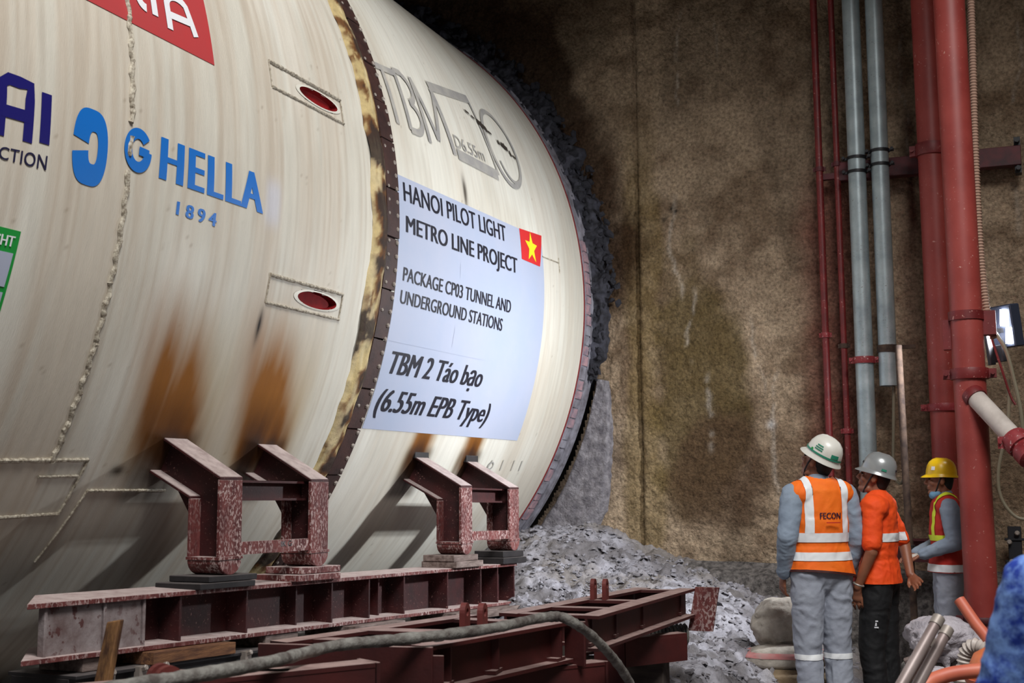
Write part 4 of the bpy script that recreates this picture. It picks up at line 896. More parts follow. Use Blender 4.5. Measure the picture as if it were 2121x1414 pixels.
for z in (4.11, 4.23):
    MB().lathe(Vector((-1.012, 10.2, z)) - O, [(0.073, -.012), (0.081, -.012), (0.081, .012), (0.073, .012)], 24).box(Vector((-1.012, 10.2, z)) - O, (0.23, 0.02, 0.02)).lathe(Vector((-1.11, 10.17, z)) - O, [(.014, 0), (.014, .03)], 6, (0, -1, 0)).lathe(Vector((-0.91, 10.17, z)) - O, [(.014, 0), (.014, .03)], 6, (0, -1, 0)).build('clamp', m_blackmetal, e, True)
e, O = pipe('drain_pipe', [(-0.60, 10.12, ZTOP), (-0.60, 10.12, 0.0)], 0.105, m_redpipe, 'dark red vertical pipe close to the wall behind the thick riser', group='thick red pipes')
coupling(e, O, (-0.60, 10.12, 2.06), 0.11, 0.03, m_coupling); coupling(e, O, (-0.60, 10.12, 4.17), 0.108, 0.05, m_redpipe2)
e, O = pipe('drain_pipe', [(-0.345, 8.5, 6.5), (-0.325, 8.5, 0.0)], 0.104, m_redpipe, 'thick bright red vertical pipe in front of the yellow-helmeted worker', group='thick red pipes')
coupling(e, O, (-0.33, 8.5, 2.18), 0.108, 0.036, m_redpipe2)
MB().lathe(Vector((-0.335, 8.5, 2.57)) - O, [(0.105, -.03), (0.113, -.03), (0.113, .03), (0.105, .03)], 24).box(Vector((-0.455, 8.52, 2.45)) - O, (0.06, 0.08, 0.2)).box(Vector((-0.20, 8.55, 2.52)) - O, (0.10, 0.10, 0.16)).build('pipe_strap', m_redpipe2, e, True)
coupling(e, O, (-0.325, 8.5, 0.58), 0.106, 0.02, m_brack)
# inclined branch of the thick riser
e, O = pipe('branch_pipe', [(-0.30, 8.42, 2.02), (-0.075, 8.18, 1.735)], 0.062, m_pvc, 'pale grey branch pipe sloping from the thick riser to a red coupling'); ax = Vector((0.225, -0.24, -0.285))
coupling(e, O, (-0.305, 8.425, 2.025), 0.064, 0.03, m_redpipe2, False, ax, 'weld_collar'); coupling(e, O, (-0.055, 8.16, 1.71), 0.075, 0.045, m_coupling, True, ax)
MB().lathe(Vector((-0.03, 8.14, 1.68)) - O, [(0.07, 0), (0.085, 0.03), (0.085, 0.1), (0.05, 0.12)], 18, ax).build('valve_body', m_coupling, e, True)
# wall bracket rails
e = empty('wall_rail', (-0.75, 10.33, 4.10)); O = Vector(e.location); tag(e, 'dark red steel rail bolted across the wall behind the pipes', 'rail')
MB().box((0.1, 0.06, 0.02), (1.45, 0.10, 0.16), Euler((0, 0.012, 0)).to_matrix()).build('rail_body', m_brack, e, bevel=.004)
for x in (-0.30, 0.80): MB().box((x, 0.09, 0.02), (0.05, 0.10, 0.30)).lathe((x, 0.03, 0.13), [(.02, 0), (.02, .05)], 6, (0, -1, 0)).lathe((x, 0.03, -0.10), [(.02, 0), (.02, .05)], 6, (0, -1, 0)).build('end_plate', m_blackmetal, e)
MB().box((-0.62, 0.05, 0.0), (0.30, 0.05, 0.05)).build('short_arm', m_brack, e)
e = MB().box((-0.72, 10.05, 0.93), (0.62, 0.10, 0.165)).box((-0.72, 10.0, 1.02), (0.62, 0.14, 0.015)).build('floor_rail', m_brack); tag(e, 'dark red steel channel along the footing behind the yellow-helmeted worker', 'rail')
# leaning rusty tube with hooked cable
e, O = pipe('leaning_tube', [(-0.862, 9.45, 2.50), (-0.845, 9.38, 1.5), (-0.815, 9.3, 0.1)], 0.026, m_rustrod, 'slim rusty tube leaning upright between two workers', 'tube')
MB().lathe(Vector((-0.83, 9.33, 0.98)) - O, [(0.028, -.03), (0.036, -.03), (0.036, .03), (0.028, .03)], 12).build('collar', m_dark, e)
o = MB().tube(spline([(-0.97, 10.25, 2.57), (-1.0, 10.25, 1.95), (-1.01, 10.2, 1.6), (-0.98, 10.15, 1.48), (-0.93, 10.0, 1.47), (-0.89, 9.85, 1.58), (-0.88, 9.6, 1.9)], 8), 0.013, 8).build('hanging_cable', m_cablethin, None, True); tag(o, 'thin cable looping beside the rusty tube', 'cable')
# pale pole held between workers
o = MB().tube([(-1.092, 7.9, 0.98), (-1.112, 7.88, 0.03)], [0.011, 0.013], 8).build('survey_pole', m_pole, None, True); tag(o, 'slim pale pole standing between the white and silver helmeted workers', 'pole')
# ribbed conduit beside the thick riser
def ribbed(name, pts, r, pitch, m, label):
    P_ = spline(pts, 40); out = []; acc = 0; d = 0
    L_ = sum((b - a).length for a, b in zip(P_[:-1], P_[1:])); n = int(L_ / (pitch / 4)); cum = [0]
    for a, b in zip(P_[:-1], P_[1:]): cum.append(cum[-1] + (b - a).length)
    pos = []; rs = []; j = 0
    for k in range(n + 1):
        s = L_ * k / n
        while j < len(cum) - 2 and cum[j + 1] < s: j += 1
        q = (s - cum[j]) / max(1e-6, cum[j + 1] - cum[j]); pos.append(P_[j].lerp(P_[j + 1], q)); rs.append(r * (1.0 + 0.16 * math.cos(2 * math.pi * k / 4)))
    o = MB().tube(pos, rs, 12).build(name, m, None, True); tag(o, label, 'hose'); return o
ribbed('ribbed_conduit', [(-0.195, 8.62, 5.6), (-0.20, 8.62, 4.8), (-0.225, 8.62, 3.7), (-0.225, 8.62, 3.0), (-0.20, 8.6, 2.55), (-0.17, 8.6, 2.42)], 0.024, 0.021, m_hosebeige, 'ribbed beige conduit running down beside the thick red riser')
# floodlight
fl = empty('floodlight', (-0.12, 9.0, 2.42)); tag(fl, 'lit floodlight with a slate housing fixed beside the thick red riser', 'floodlight')
rot = Euler((0.12, 0.0, -0.80)).to_matrix()
h = MB().box((0.03, 0.02, 0.13), (0.20, 0.09, 0.30), rot).build('housing', m_lamp, fl, bevel=0.008)
MB().box(rot @ Vector((0.035, -0.052, 0.06)) + Vector((0.03, 0.02, 0.13)), (0.05, 0.014, 0.115), rot @ Euler((0, 0.18, 0)).to_matrix()).build('led_strip', m_led, h)
MB().box(rot @ Vector((0.060, -0.052, -0.07)) + Vector((0.03, 0.02, 0.13)), (0.045, 0.012, 0.11), rot @ Euler((0, 0.18, 0)).to_matrix()).build('led_strip', m_led, h)
MB().box((-0.03, 0.02, -0.06), (0.12, 0.06, 0.12), rot).box((-0.09, 0.0, 0.0), (0.03, 0.05, 0.28), rot).build('yoke', m_blackmetal, fl, bevel=0.004)
MB().box((-0.13, -0.22, 0.10), (0.03, 0.42, 0.03), Euler((0, 0, 0.22)).to_matrix()).box((-0.06, 0.0, 0.10), (0.14, 0.03, 0.03)).build('mounting_arm', m_blackmetal, fl)
ld = bpy.data.lights.new('floodlight_beam', 'AREA'); ld.energy = 125; ld.size = 0.22; ld.spread = 2.0; ld.color = (0.92, 0.96, 1.0)
lo = bpy.data.objects.new('floodlight_beam', ld); col.objects.link(lo); lo.location = (-0.16, 8.93, 2.56); lo.rotation_euler = (Vector((-3.2, 8.4, 1.9)) - Vector(lo.location)).to_track_quat('-Z', 'Y').to_euler()
lo.parent = fl; lo.matrix_parent_inverse = Matrix.Translation(-Vector(fl.location))
for pts, r, m, lab in (([(-0.19, 8.7, 2.45), (-0.14, 8.7, 2.25), (-0.09, 8.72, 2.05), (-0.06, 8.72, 1.98)], .008, m_redpipe2, 'thin red-brown cable hanging under the floodlight'),
                       ([(-0.16, 8.8, 2.48), (-0.10, 8.78, 2.35), (-0.06, 8.78, 2.15), (-0.03, 8.78, 1.95), (-0.02, 8.8, 1.75)], .013, m_cablethin, 'olive grey cable hanging under the floodlight'),
                       ([(-0.10, 9.3, 2.2), (-0.12, 9.3, 1.9), (-0.20, 9.3, 1.55), (-0.19, 9.3, 1.35), (-0.10, 9.3, 1.22), (0.02, 9.3, 1.2)], .012, m_cablethin, 'pale cable looping low beside the thick red riser')):
    o = MB().tube(spline(pts, 10), r, 8).build('lamp_cable', m, None, True); tag(o, lab, 'cable', 'cables by the floodlight')
# small clamp rack behind the riser
e = empty('valve_rack', (-0.13, 10.28, 0.80)); tag(e, 'black clamp rack with bolts low beside the thick red riser', 'rack')
MB().box((0, 0.03, 0.12), (0.10, 0.06, 0.40)).box((0, 0, 0.22), (0.15, 0.03, 0.02)).box((0, 0, 0.05), (0.15, 0.03, 0.02)).build('rack_body', m_blackmetal, e, bevel=.004)
for x, z in ((0.02, 0.27), (-0.04, 0.20), (0.04, 0.03), (-0.03, 0.05)): MB().lathe((x, -0.01, z), [(.02, 0), (.02, .03), (.012, .04)], 8, (0, -1, 0)).build('bolt_head', m_bolt, e)

# ================================================================== PEOPLE
def cap(mb, a, b, ra, rb, flat=1.0, side=None, n=16):
    a = Vector(a); b = Vector(b); d = b - a; L_ = d.length
    d = d.normalized() if L_ > 1e-6 else Vector((0, 0, 1))
    s = Vector(side) if side is not None else Vector((1, 0, 0))
    s = s - s.dot(d) * d
    if s.length < 1e-3: s = d.orthogonal()
    s.normalize(); t = d.cross(s); rings = []
    for k in range(5): al = math.pi / 2 * (1 - k / 4.0); rings.append((a - d * ra * math.sin(al) * min(1, flat + 0.3), ra * max(math.cos(al), 0.02)))
    for k in range(5): al = math.pi / 2 * k / 4.0; rings.append((b + d * rb * math.sin(al) * min(1, flat + 0.3), rb * max(math.cos(al), 0.02)))
    vs = [c + r * (math.cos(2 * math.pi * k / n) * s + flat * math.sin(2 * math.pi * k / n) * t) for c, r in rings for k in range(n)]
    fs = [(i * n + k, i * n + (k + 1) % n, (i + 1) * n + (k + 1) % n, (i + 1) * n + k) for i in range(len(rings) - 1) for k in range(n)]
    fs += [tuple(range(n - 1, -1, -1)), tuple((len(rings) - 1) * n + k for k in range(n))]
    mb.add(vs, fs)
def ell(mb, c, rx, ry, rz, Mx=None, n=16):
    vs = []; fs = []; m = 9
    for i in range(m + 1):
        al = math.pi * i / m
        for k in range(n):
            v = Vector((rx * max(math.sin(al), .02) * math.cos(2 * math.pi * k / n), ry * max(math.sin(al), .02) * math.sin(2 * math.pi * k / n), rz * math.cos(al))) + Vector(c); vs.append(Mx @ v if Mx is not None else v)
    fs = [(i * n + k, (i + 1) * n + k, (i + 1) * n + (k + 1) % n, i * n + (k + 1) % n) for i in range(m) for k in range(n)] + [tuple(range(n)), tuple(m * n + n - 1 - k for k in range(n))]
    mb.add(vs, fs)
def fuse(mb, voxel, smooth_it=4, wrinkle=0.0, wseed=0, wscale=(10, 10, 6)):
    me = bpy.data.meshes.new('tmp'); me.from_pydata([tuple(v) for v in mb.v], [], mb.f); me.update()
    bm = bmesh.new(); bm.from_mesh(me); bmesh.ops.recalc_face_normals(bm, faces=bm.faces); bm.to_mesh(me); bm.free()
    o = bpy.data.objects.new('tmp', me); col.objects.link(o)
    r = o.modifiers.new('r', 'REMESH'); r.mode = 'VOXEL'; r.voxel_size = voxel; r.use_smooth_shade = True
    s = o.modifiers.new('s', 'SMOOTH'); s.factor = 0.5; s.iterations = smooth_it
    dg = bpy.context.evaluated_depsgraph_get(); out = bpy.data.meshes.new_from_object(o.evaluated_get(dg))
    bpy.data.objects.remove(o); bpy.data.meshes.remove(me)
    if wrinkle > 0:
        n = len(out.vertices); co = np.zeros(n * 3); out.vertices.foreach_get('co', co); co = co.reshape(-1, 3); no = np.zeros(n * 3); out.vertices.foreach_get('normal', no); no = no.reshape(-1, 3)
        q = co * np.array(wscale); w1 = fbm(q + 3 * fbm(co * 5, 2, wseed + 9)[:, None], 3, wseed); w1 = 1 - np.abs(w1 - 0.5) * 4
        co = co + no * (w1 * wrinkle - wrinkle * 0.2)[:, None]; out.vertices.foreach_set('co', co.ravel()); out.update()
    out.polygons.foreach_set('use_smooth', [True] * len(out.polygons)); return out
def hand(mb, w_, d, nrm, thumb_side, curl=0.5):
    """wrist w_, direction d, palm normal nrm (fingers curl towards it), thumb_side = +-1 along nrm x d"""
    w_ = Vector(w_); d = Vector(d).normalized(); nrm = Vector(nrm); nrm = (nrm - nrm.dot(d) * d).normalized(); s = nrm.cross(d) * thumb_side
    cap(mb, w_ - d * 0.01, w_ + d * 0.07, 0.026, 0.037, 0.42, s)
    for off, L_, sp in ((0.031, 0.066, 0.16), (0.0105, 0.075, 0.05), (-0.0105, 0.070, -0.05), (-0.031, 0.055, -0.16)):
        p = w_ + d * 0.085 + s * off; c = curl; dirv = (d * math.cos(c * 0.5) + nrm * math.sin(c * 0.5) + s * sp).normalized()
        p1 = p + dirv * L_ * 0.5; dir2 = (d * math.cos(c * 1.5) + nrm * math.sin(c * 1.5) + s * sp * 0.6).normalized(); p2 = p1 + dir2 * L_ * 0.32
        dir3 = (d * math.cos(c * 2.2) + nrm * math.sin(c * 2.2)).normalized(); p3 = p2 + dir3 * L_ * 0.22
        cap(mb, p - d * 0.02, p1, 0.0088, 0.0084, 1, None, 10); cap(mb, p1, p2, 0.0084, 0.0078, 1, None, 10); cap(mb, p2, p3, 0.0078, 0.0068, 1, None, 10)
    p = w_ + d * 0.022 + s * 0.026; p1 = p + (d * 0.75 + s * 0.6 + nrm * 0.25).normalized() * 0.04; p2 = p1 + (d * 0.95 + s * 0.15 + nrm * 0.3).normalized() * 0.034
    cap(mb, p, p1, 0.0125, 0.0105, 1, None, 10); cap(mb, p1, p2, 0.0105, 0.0085, 1, None, 10)
def extract(me, pred, lift, cuts):
    """copy of the faces of a garment inside pred, lifted off it; cuts = planes (co, no) for clean edges"""
    bm = bmesh.new(); bm.from_mesh(me)
    for co, no in cuts: bmesh.ops.bisect_plane(bm, geom=bm.verts[:] + bm.edges[:] + bm.faces[:], plane_co=co, plane_no=no)
    bm.normal_update(); bmesh.ops.delete(bm, geom=[f for f in bm.faces if not pred(f.calc_center_median(), f.normal)], context='FACES')
    ns = {v.index: v.normal.copy() for v in bm.verts}
    for v in bm.verts: v.co += v.normal * lift
    out = bpy.data.meshes.new('strip'); bm.to_mesh(out); bm.free(); out.polygons.foreach_set('use_smooth', [True] * len(out.polygons)); return out
def clip_below(me, z, tilt=(0, 0)):
    bm = bmesh.new(); bm.from_mesh(me); bmesh.ops.bisect_plane(bm, geom=bm.verts[:] + bm.edges[:] + bm.faces[:], plane_co=(0, 0, z), plane_no=Vector((tilt[0], tilt[1], 1)).normalized(), clear_inner=True)
    bm.to_mesh(me); bm.free()

def torso(mb, g, lean=0.0, arms_w=0.165):
    cap(mb, (0, 0, .95), (0, .0, 1.02), .150 + g, .140 + g, .70, (1, 0, 0)); cap(mb, (0, 0, 1.02), (0, .0, 1.22), .138 + g, .160 + g, .66, (1, 0, 0))
    cap(mb, (0, 0, 1.22), (0, -.005, 1.34), .160 + g, .152 + g, .64, (1, 0, 0)); cap(mb, (-arms_w + .02, -.01, 1.385), (arms_w - .02, -.01, 1.385), .062 + g, .062 + g, .9, (0, 1, 0))
def person(label, loc, rz, sc, P, outfit):
    root = empty('person', loc, rz); root.scale = (sc,) * 3; tag(root, label, 'person')
    V_ = {k: Vector(v) for k, v in P.items() if isinstance(v, tuple)}
    vx = outfit.get('voxel', 0.0055)
    HM = Matrix.Translation(Vector((0, 0.015, 1.50))) @ Matrix.Rotation(P.get('yaw', 0), 4, 'Z') @ Matrix.Rotation(P.get('pitch', 0), 4, 'X') @ Matrix.Translation(Vector((0, 0.015, 0.085)))
    mb = MB(); torso(mb, -0.012); cap(mb, (0, -.01, 1.38), (0, .01, 1.53), .060, .054)
    for s, h, k, a, sh, e, wr in ((-1, 'lh', 'lk', 'la', 'ls', 'le', 'lw'), (1, 'rh', 'rk', 'ra', 'rs', 're', 'rw')):
        cap(mb, V_[h] + Vector((0, 0, .03)), V_[k], .085, .056); cap(mb, V_[k], V_[a], .054, .038)
        fd = V_.get('lf' if s < 0 else 'rf', Vector((0, 1, 0))); cap(mb, V_[a] + Vector((0, 0, -.045)) - fd * .04, V_[a] + Vector((0, 0, -.05)) + fd * .13, .036, .032, .9)
        cap(mb, V_[sh], V_[e], .050, .041); cap(mb, V_[e], V_[wr], .040, .028)
        dd = (V_[wr] - V_[e]).normalized(); hd = V_.get('lhd' if s < 0 else 'rhd', dd); pn = V_.get('lpn' if s < 0 else 'rpn', Vector((-s, 0, 0)))
        th = 1 if (Vector(pn).cross(hd)).dot(Vector((0, 1, 0.2))) > 0 else -1
        hand(mb, V_[wr], hd, pn, th, P.get('curl', 0.45))
    # head
    H = lambda *p: HM @ Vector(p)
    ell(mb, (0, -.008, .028), .075, .094, .088, HM); ell(mb, (0, .020, -.030), .062, .070, .085, HM)
    cap(mb, H(-.038, .02, -.085), H(0, .066, -.098), .026, .024); cap(mb, H(.038, .02, -.085), H(0, .066, -.098), .026, .024)
    cap(mb, H(0, .090, .008), H(0, .107, -.028), .0085, .0135); cap(mb, H(-.012, .096, -.033), H(.012, .096, -.033), .010, .010)
    cap(mb, H(-.036, .078, .024), H(.036, .078, .024), .012, .012); cap(mb, H(-.020, .086, -.056), H(.020, .086, -.056), .0085, .0085); cap(mb, H(-.017, .084, -.069), H(.017, .084, -.069), .009, .009)
    for s in (-1, 1):
        ell(mb, (s * .077, -.006, -.008), .011, .020, .032, HM); cap(mb, H(s * .040, .066, -.022), H(s * .045, .060, -.034), .018, .016)
    body = link('body', fuse(mb, vx, 3), outfit['skin'], root)
    for s in (-1, 1):
        mb = MB(); ell(mb, (s * .029, .084, .004), .012, .006, .006, HM, 10); mb.build('eye', m_hair, root, True)
    mb = MB(); cap(mb, H(0, -.018, .03), H(0, -.018, .035), .080, .080, 1.05); cap(mb, H(0, -.048, -.035), H(0, -.048, .0), .056, .066, .8, HM.to_3x3() @ Vector((1, 0, 0)))
    link('hair', fuse(mb, .009, 2), m_hair, root)
    # trousers, boots
    mb = MB(); cap(mb, (0, 0, .93), (0, 0, 1.0), .160, .152, .72, (1, 0, 0))
    for h, k, a in (('lh', 'lk', 'la'), ('rh', 'rk', 'ra')):
        cap(mb, V_[h] + Vector((0, 0, .02)), V_[k], .103, .082); cap(mb, V_[k], V_[a] + Vector((0, 0, .0)), .080, .072)
    tr = fuse(mb, .009, 4, outfit.get('twr', .008), 3, (9, 9, 12)); clip_below(tr, 0.055); link('trousers', tr, outfit['trousers'], root)
    for a, f in (('la', 'lf'), ('ra', 'rf')):
        fd = V_.get(f, Vector((0, 1, 0))); mb = MB(); cap(mb, V_[a] + Vector((0, 0, -.035)) - fd * .05, V_[a] + Vector((0, 0, -.042)) + fd * .145, .048, .044, .9); cap(mb, V_[a] + Vector((0, 0, .06)), V_[a] - Vector((0, 0, .02)), .056, .052)
        me = fuse(mb, .008, 3); clip_below(me, 0.002); link('boot', me, m_boot, root)
    # shirt
    mb = MB(); torso(mb, outfit.get('loose', .010), arms_w=.175); sl = outfit.get('sleeve', 1.0)
    for sh, e, wr in (('ls', 'le', 'lw'), ('rs', 're', 'rw')):
        if sl >= 1: cap(mb, V_[sh], V_[e], .070, .060, 1); cap(mb, V_[e], V_[e].lerp(V_[wr], .95), .058, .042)
        else: cap(mb, V_[sh], V_[sh].lerp(V_[e], sl), .064, .060)
    if outfit.get('collar', True): cap(mb, (0, -.012, 1.40), (0, .0, 1.462), .075, .067, .95)
    if outfit.get('long'): cap(mb, (0, 0, .84), (0, 0, .96), .222, .196, .66, (1, 0, 0))
    sh_me = fuse(mb, .008, 4, outfit.get('wr', .007), 5, (8, 8, 14))
    if outfit.get('long'): clip_below(sh_me, outfit['long'])
    shirt = link('shirt', sh_me, outfit['shirt'], root)
    vest_me = None
    if outfit.get('vest'):
        mb = MB(); torso(mb, .030, arms_w=.150); cap(mb, (0, 0, .86), (0, 0, .98), .226, .200, .66, (1, 0, 0)); vest_me = fuse(mb, .008, 5, .006, 12, (6, 6, 8))
        clip_below(vest_me, .895, outfit.get('hem', (0, 0)))
        # open neck
        bm = bmesh.new(); bm.from_mesh(vest_me)
        bmesh.ops.delete(bm, geom=[f for f in bm.faces if (f.calc_center_median().x / .085) ** 2 + ((f.calc_center_median().y + .0) / .08) ** 2 < 1 and f.calc_center_median().z > 1.36], context='FACES'); bm.to_mesh(vest_me); bm.free()
        link('vest', vest_me, outfit['vest'], root)
    return root, HM, V_, sh_me, vest_me
def helmet(root, HM, m, tilt=0.0, stickers=()):
    prof = [(0.003, .168), (.035, .164), (.064, .152), (.088, .130), (.103, .100), (.110, .068), (.113, .040), (.114, .030), (.126, .016), (.128, .010), (.122, .009), (.108, .024), (.098, .07), (.07, .125), (.004, .150)]
    n = 32; vs = []; Mx = HM @ Matrix.Rotation(tilt, 4, 'X')
    for r, z in prof:
        for k in range(n):
            a = 2 * math.pi * k / n; x, y = math.cos(a), math.sin(a); rim = 1.0 if r > .116 else 0.0
            ext = rim * max(0, y) ** 2 * .022; rdg = 0.004 * max(0, 1 - abs(x) / .18) if .03 < r < .105 else 0
            vs.append(Mx @ Vector((x * r * .87, -.010 + y * (r * 1.02 + ext), z * .94 + .012 + rdg - rim * .008 * max(0, y))))
    fs = [(i * n + k, i * n + (k + 1) % n, (i + 1) * n + (k + 1) % n, (i + 1) * n + k) for i in range(len(prof) - 1) for k in range(n)] + [tuple(range(n - 1, -1, -1)), tuple((len(prof) - 1) * n + k for k in range(n))]
    h = MB().add(vs, fs).build('helmet', m, root, True)
    def surf(a, zf, lift=.002):
        rs = [(z, r) for r, z in prof[:8]][::-1]; r = np.interp(zf, [q[0] for q in rs], [q[1] for q in rs]) + lift
        return Mx @ Vector((math.cos(a) * r * .87, -.010 + math.sin(a) * r * 1.02, zf * .94 + .012 + lift * .6))
    for (a0, a1, z0, z1, ms, nm) in stickers:
        na = max(2, int(abs(a1 - a0) / .08)); nz = max(1, int((z1 - z0) / .01)); vs = []; fs = []
        for i in range(na + 1):
            for j in range(nz + 1): vs.append(surf(a0 + (a1 - a0) * i / na, z0 + (z1 - z0) * j / nz, .0035))
        fs = [(i * (nz + 1) + j, (i + 1) * (nz + 1) + j, (i + 1) * (nz + 1) + j + 1, i * (nz + 1) + j + 1) for i in range(na) for j in range(nz)]
        o = MB().add(vs, fs).build(nm, ms, h)
    # chin strap
    H = lambda *p: HM @ Vector(p)
    for s in (-1, 1):
        MB().tube([H(s * .088, .0, .03), H(s * .083, .018, -.02), H(s * .066, .034, -.075), H(s * .03, .045, -.118)], .0055, 6).build('chin_strap', m_strap, root, True)
    MB().tube([H(s_ * .088 * math.cos(a), -.012 + .100 * math.sin(a), .024) for s_, a in [(1, -math.pi * k / 14) for k in range(15)]], .008, 6).build('headband', m_strap, root, True)
    return h
base_pose = dict(lh=(-.095, 0, .88), rh=(.095, 0, .88), lk=(-.10, .02, .48), rk=(.10, .02, .48), la=(-.105, -.01, .10), ra=(.105, -.01, .10),
                 ls=(-.180, -.01, 1.375), rs=(.180, -.01, 1.375), le=(-.245, -.03, 1.11), re=(.245, -.03, 1.11), lw=(-.245, .06, .88), rw=(.245, .06, .88))
def zband(z0, z1): return lambda c, n: z0 < c.z < z1
def zcuts(*zs): return [((0, 0, z), (0, 0, 1)) for z in zs]
def xcuts(*xs): return [((x, 0, 0), (1, 0, 0)) for x in xs]

# worker in the white helmet, seen from behind
P1 = dict(base_pose, yaw=0.52, pitch=0.42, lw=(-.225, .05, .90), le=(-.245, -.05, 1.12), rw=(.215, .06, .90), re=(.235, -.03, 1.11), lk=(-.095, .015, .47), la=(-.10, -.02, .10))
root, HM, V_, sh_me, vm = person('worker with a white helmet, orange reflective vest and pale grey trousers seen from behind', (-1.205, 7.6, 0.0), 0.66, 1.01, P1,
    dict(skin=m_skin, trousers=m_trous, shirt=m_shirt, vest=m_orange, hem=(0.10, 0.12), twr=.010))
helmet(root, HM, m_hatwhite, 0.12, ((-4.6, -1.35, .046, .058, m_teal, 'helmet_stripe'), (-2.3, -1.8, .062, .086, m_teal, 'helmet_label'), (-3.35, -2.85, .075, .082, m_teal, 'helmet_sticker'), (-3.35, -2.85, .089, .096, m_teal, 'helmet_sticker'), (-3.3, -2.9, .103, .110, m_teal, 'helmet_sticker'), (-3.55, -3.4, .058, .070, m_green, 'helmet_sticker')))
hn = Vector((0.10, 0.12, 1)).normalized(); hp = Vector((0, 0, .895))
link('vest_piping', extract(vm, lambda c, n: (c - hp).dot(hn) < .013, .004, [(hp + hn * .013, hn)]), m_piping, root)
link('reflective_band', extract(vm, zband(1.095, 1.150), .004, zcuts(1.095, 1.150)), m_reflect, root)
link('reflective_band', extract(vm, zband(.985, 1.035), .004, zcuts(.985, 1.035)), m_reflect, root)
for x0, x1 in ((-.140, -.092), (.092, .140)):
    link('shoulder_band', extract(vm, lambda c, n, a=x0, b=x1: a < c.x < b and c.z > 1.150, .0045, zcuts(1.150) + xcuts(x0, x1)), m_reflect, root)
tr = [c for c in root.children if c.name.startswith('trousers')][0]
link('trouser_band', extract(tr.data, zband(.40, .432), .003, zcuts(.40, .432)), m_reflect, root)
bvh = BVHTree.FromPolygons([v.co for v in vm.vertices], [p.vertices[:] for p in vm.polygons])
def back_text(body, x0, x1, z0, capz, m, name, bold=0.01):
    me = glyphs(body, bold); xs = [v.co.x for v in me.vertices]; a, b = min(xs), max(xs)
    for v in me.vertices:
        x = x0 + (v.co.x - a) / (b - a) * (x1 - x0); z = z0 + v.co.y / CAP * capz
        hit = bvh.ray_cast(Vector((x, -1, z)), Vector((0, 1, 0)))[0]; v.co = Vector((x, (hit.y if hit else -.15) - .006, z))
    me.update(); link(name, me, m, root)
back_text('FECON', -.062, .078, 1.235, .036, m_ink, 'vest_lettering', .02)
mb = MB(); mb.box((0.012, -.150, 1.212), (0.09, .004, .006))
o = mb.build('vest_underline', m_redvest, root)
# worker in the silver helmet, orange T-shirt
P2 = dict(base_pose, yaw=0.05, pitch=0.30, le=(-.235, .0, 1.10), lw=(-.215, .10, .875), lhd=(0.05, .12, -1), re=(.25, -.12, 1.13), rw=(.14, -.17, .94), rhd=(-.5, -.5, -.5), lk=(-.10, .05, .48), la=(-.105, .02, .10), rk=(.10, .0, .48))
root, HM, V_, sh_me, vm = person('worker with a silver helmet, orange T-shirt and black trousers beside the white-helmeted worker', (-0.892, 7.90, 0.0), 1.48, 0.945, P2,
    dict(skin=m_skin, trousers=m_blacktrous, shirt=m_orange2, sleeve=0.80, collar=False, long=.895, wr=.008, loose=.030))
helmet(root, HM, m_hatgrey, 0.02, ((-4.55, -4.25, .062, .078, m_strap, 'helmet_vent'), (-1.9, -1.7, .062, .076, m_strap, 'helmet_vent'), (3.4, 3.7, .045, .060, m_teal, 'helmet_label')))
link('reflective_band', extract(sh_me, lambda c, n: 1.165 < c.z < 1.220 and abs(c.x) < .20, .004, zcuts(1.165, 1.22) + xcuts(-.20, .20)), m_reflect, root)
MB().tube([(-.2455 + .034 * math.cos(a), .088 + .034 * math.sin(a) * .9, .895 + .012 * math.sin(a)) for a in [2 * math.pi * k / 14 for k in range(15)]], .007, 6).build('wristwatch', m_bolt, root, True)
mb = MB()
for x, y, z, dx, dz in ((-.186, .0, .66, .03, .008), (-.186, .0, .64, .012, .02), (-.186, .0, .62, .034, .008)): mb.box((x, y, z), (.004, dx, dz))
mb.build('trouser_logo', m_white, root)
# worker in the yellow helmet
P3_ = dict(base_pose, yaw=0.0, pitch=0.04, le=(-.245, -.03, 1.12), lw=(-.16, .20, 1.03), lhd=(.3, .9, -.25), lpn=(.3, 0, -1), re=(.24, .02, 1.11), rw=(.10, .22, 1.02), rhd=(-.5, .8, -.2), rpn=(-.2, 0, -1))
root, HM, V_, sh_me, vm = person('yellow-helmeted worker in scarlet vest and chin mask half behind the thick red pipe', (-0.565, 9.15, 0.0), 1.75, 0.935, P3_,
    dict(skin=m_skin, trousers=m_trous, shirt=m_shirt, vest=m_redvest))
helmet(root, HM, m_hatyellow, 0.0, ((2.35, 2.62, .062, .092, m_white, 'helmet_badge'),))
link('reflective_band', extract(vm, zband(1.13, 1.172), .004, zcuts(1.13, 1.172)), m_lime, root)
link('hem_band', extract(vm, zband(.90, .955), .004, zcuts(.90, .955)), m_reflect, root)
for x0, x1 in ((-.125, -.085), (.085, .125)): link('shoulder_band', extract(vm, lambda c, n, a=x0, b=x1: a < c.x < b and c.z > 1.172, .0045, zcuts(1.172) + xcuts(x0, x1)), m_lime, root)
H = lambda *p: HM @ Vector(p)
mb = MB(); cap(mb, H(-.03, .05, -.118), H(.03, .05, -.118), .034, .034, .8); cap(mb, H(-.055, .02, -.105), H(-.03, .05, -.118), .022, .030); cap(mb, H(.055, .02, -.105), H(.03, .05, -.118), .022, .03)
link('face_mask', fuse(mb, .006, 3), m_mask, root)
mb = MB(); hand(mb, V_['lw'] + Vector((0, .005, 0)), (.3, .9, -.25), (.3, 0, -1), 1, .5); cap(mb, V_['lw'] - Vector((0, .03, 0)), V_['lw'], .036, .036)
link('work_glove', fuse(mb, .0065, 2), m_glove, root)
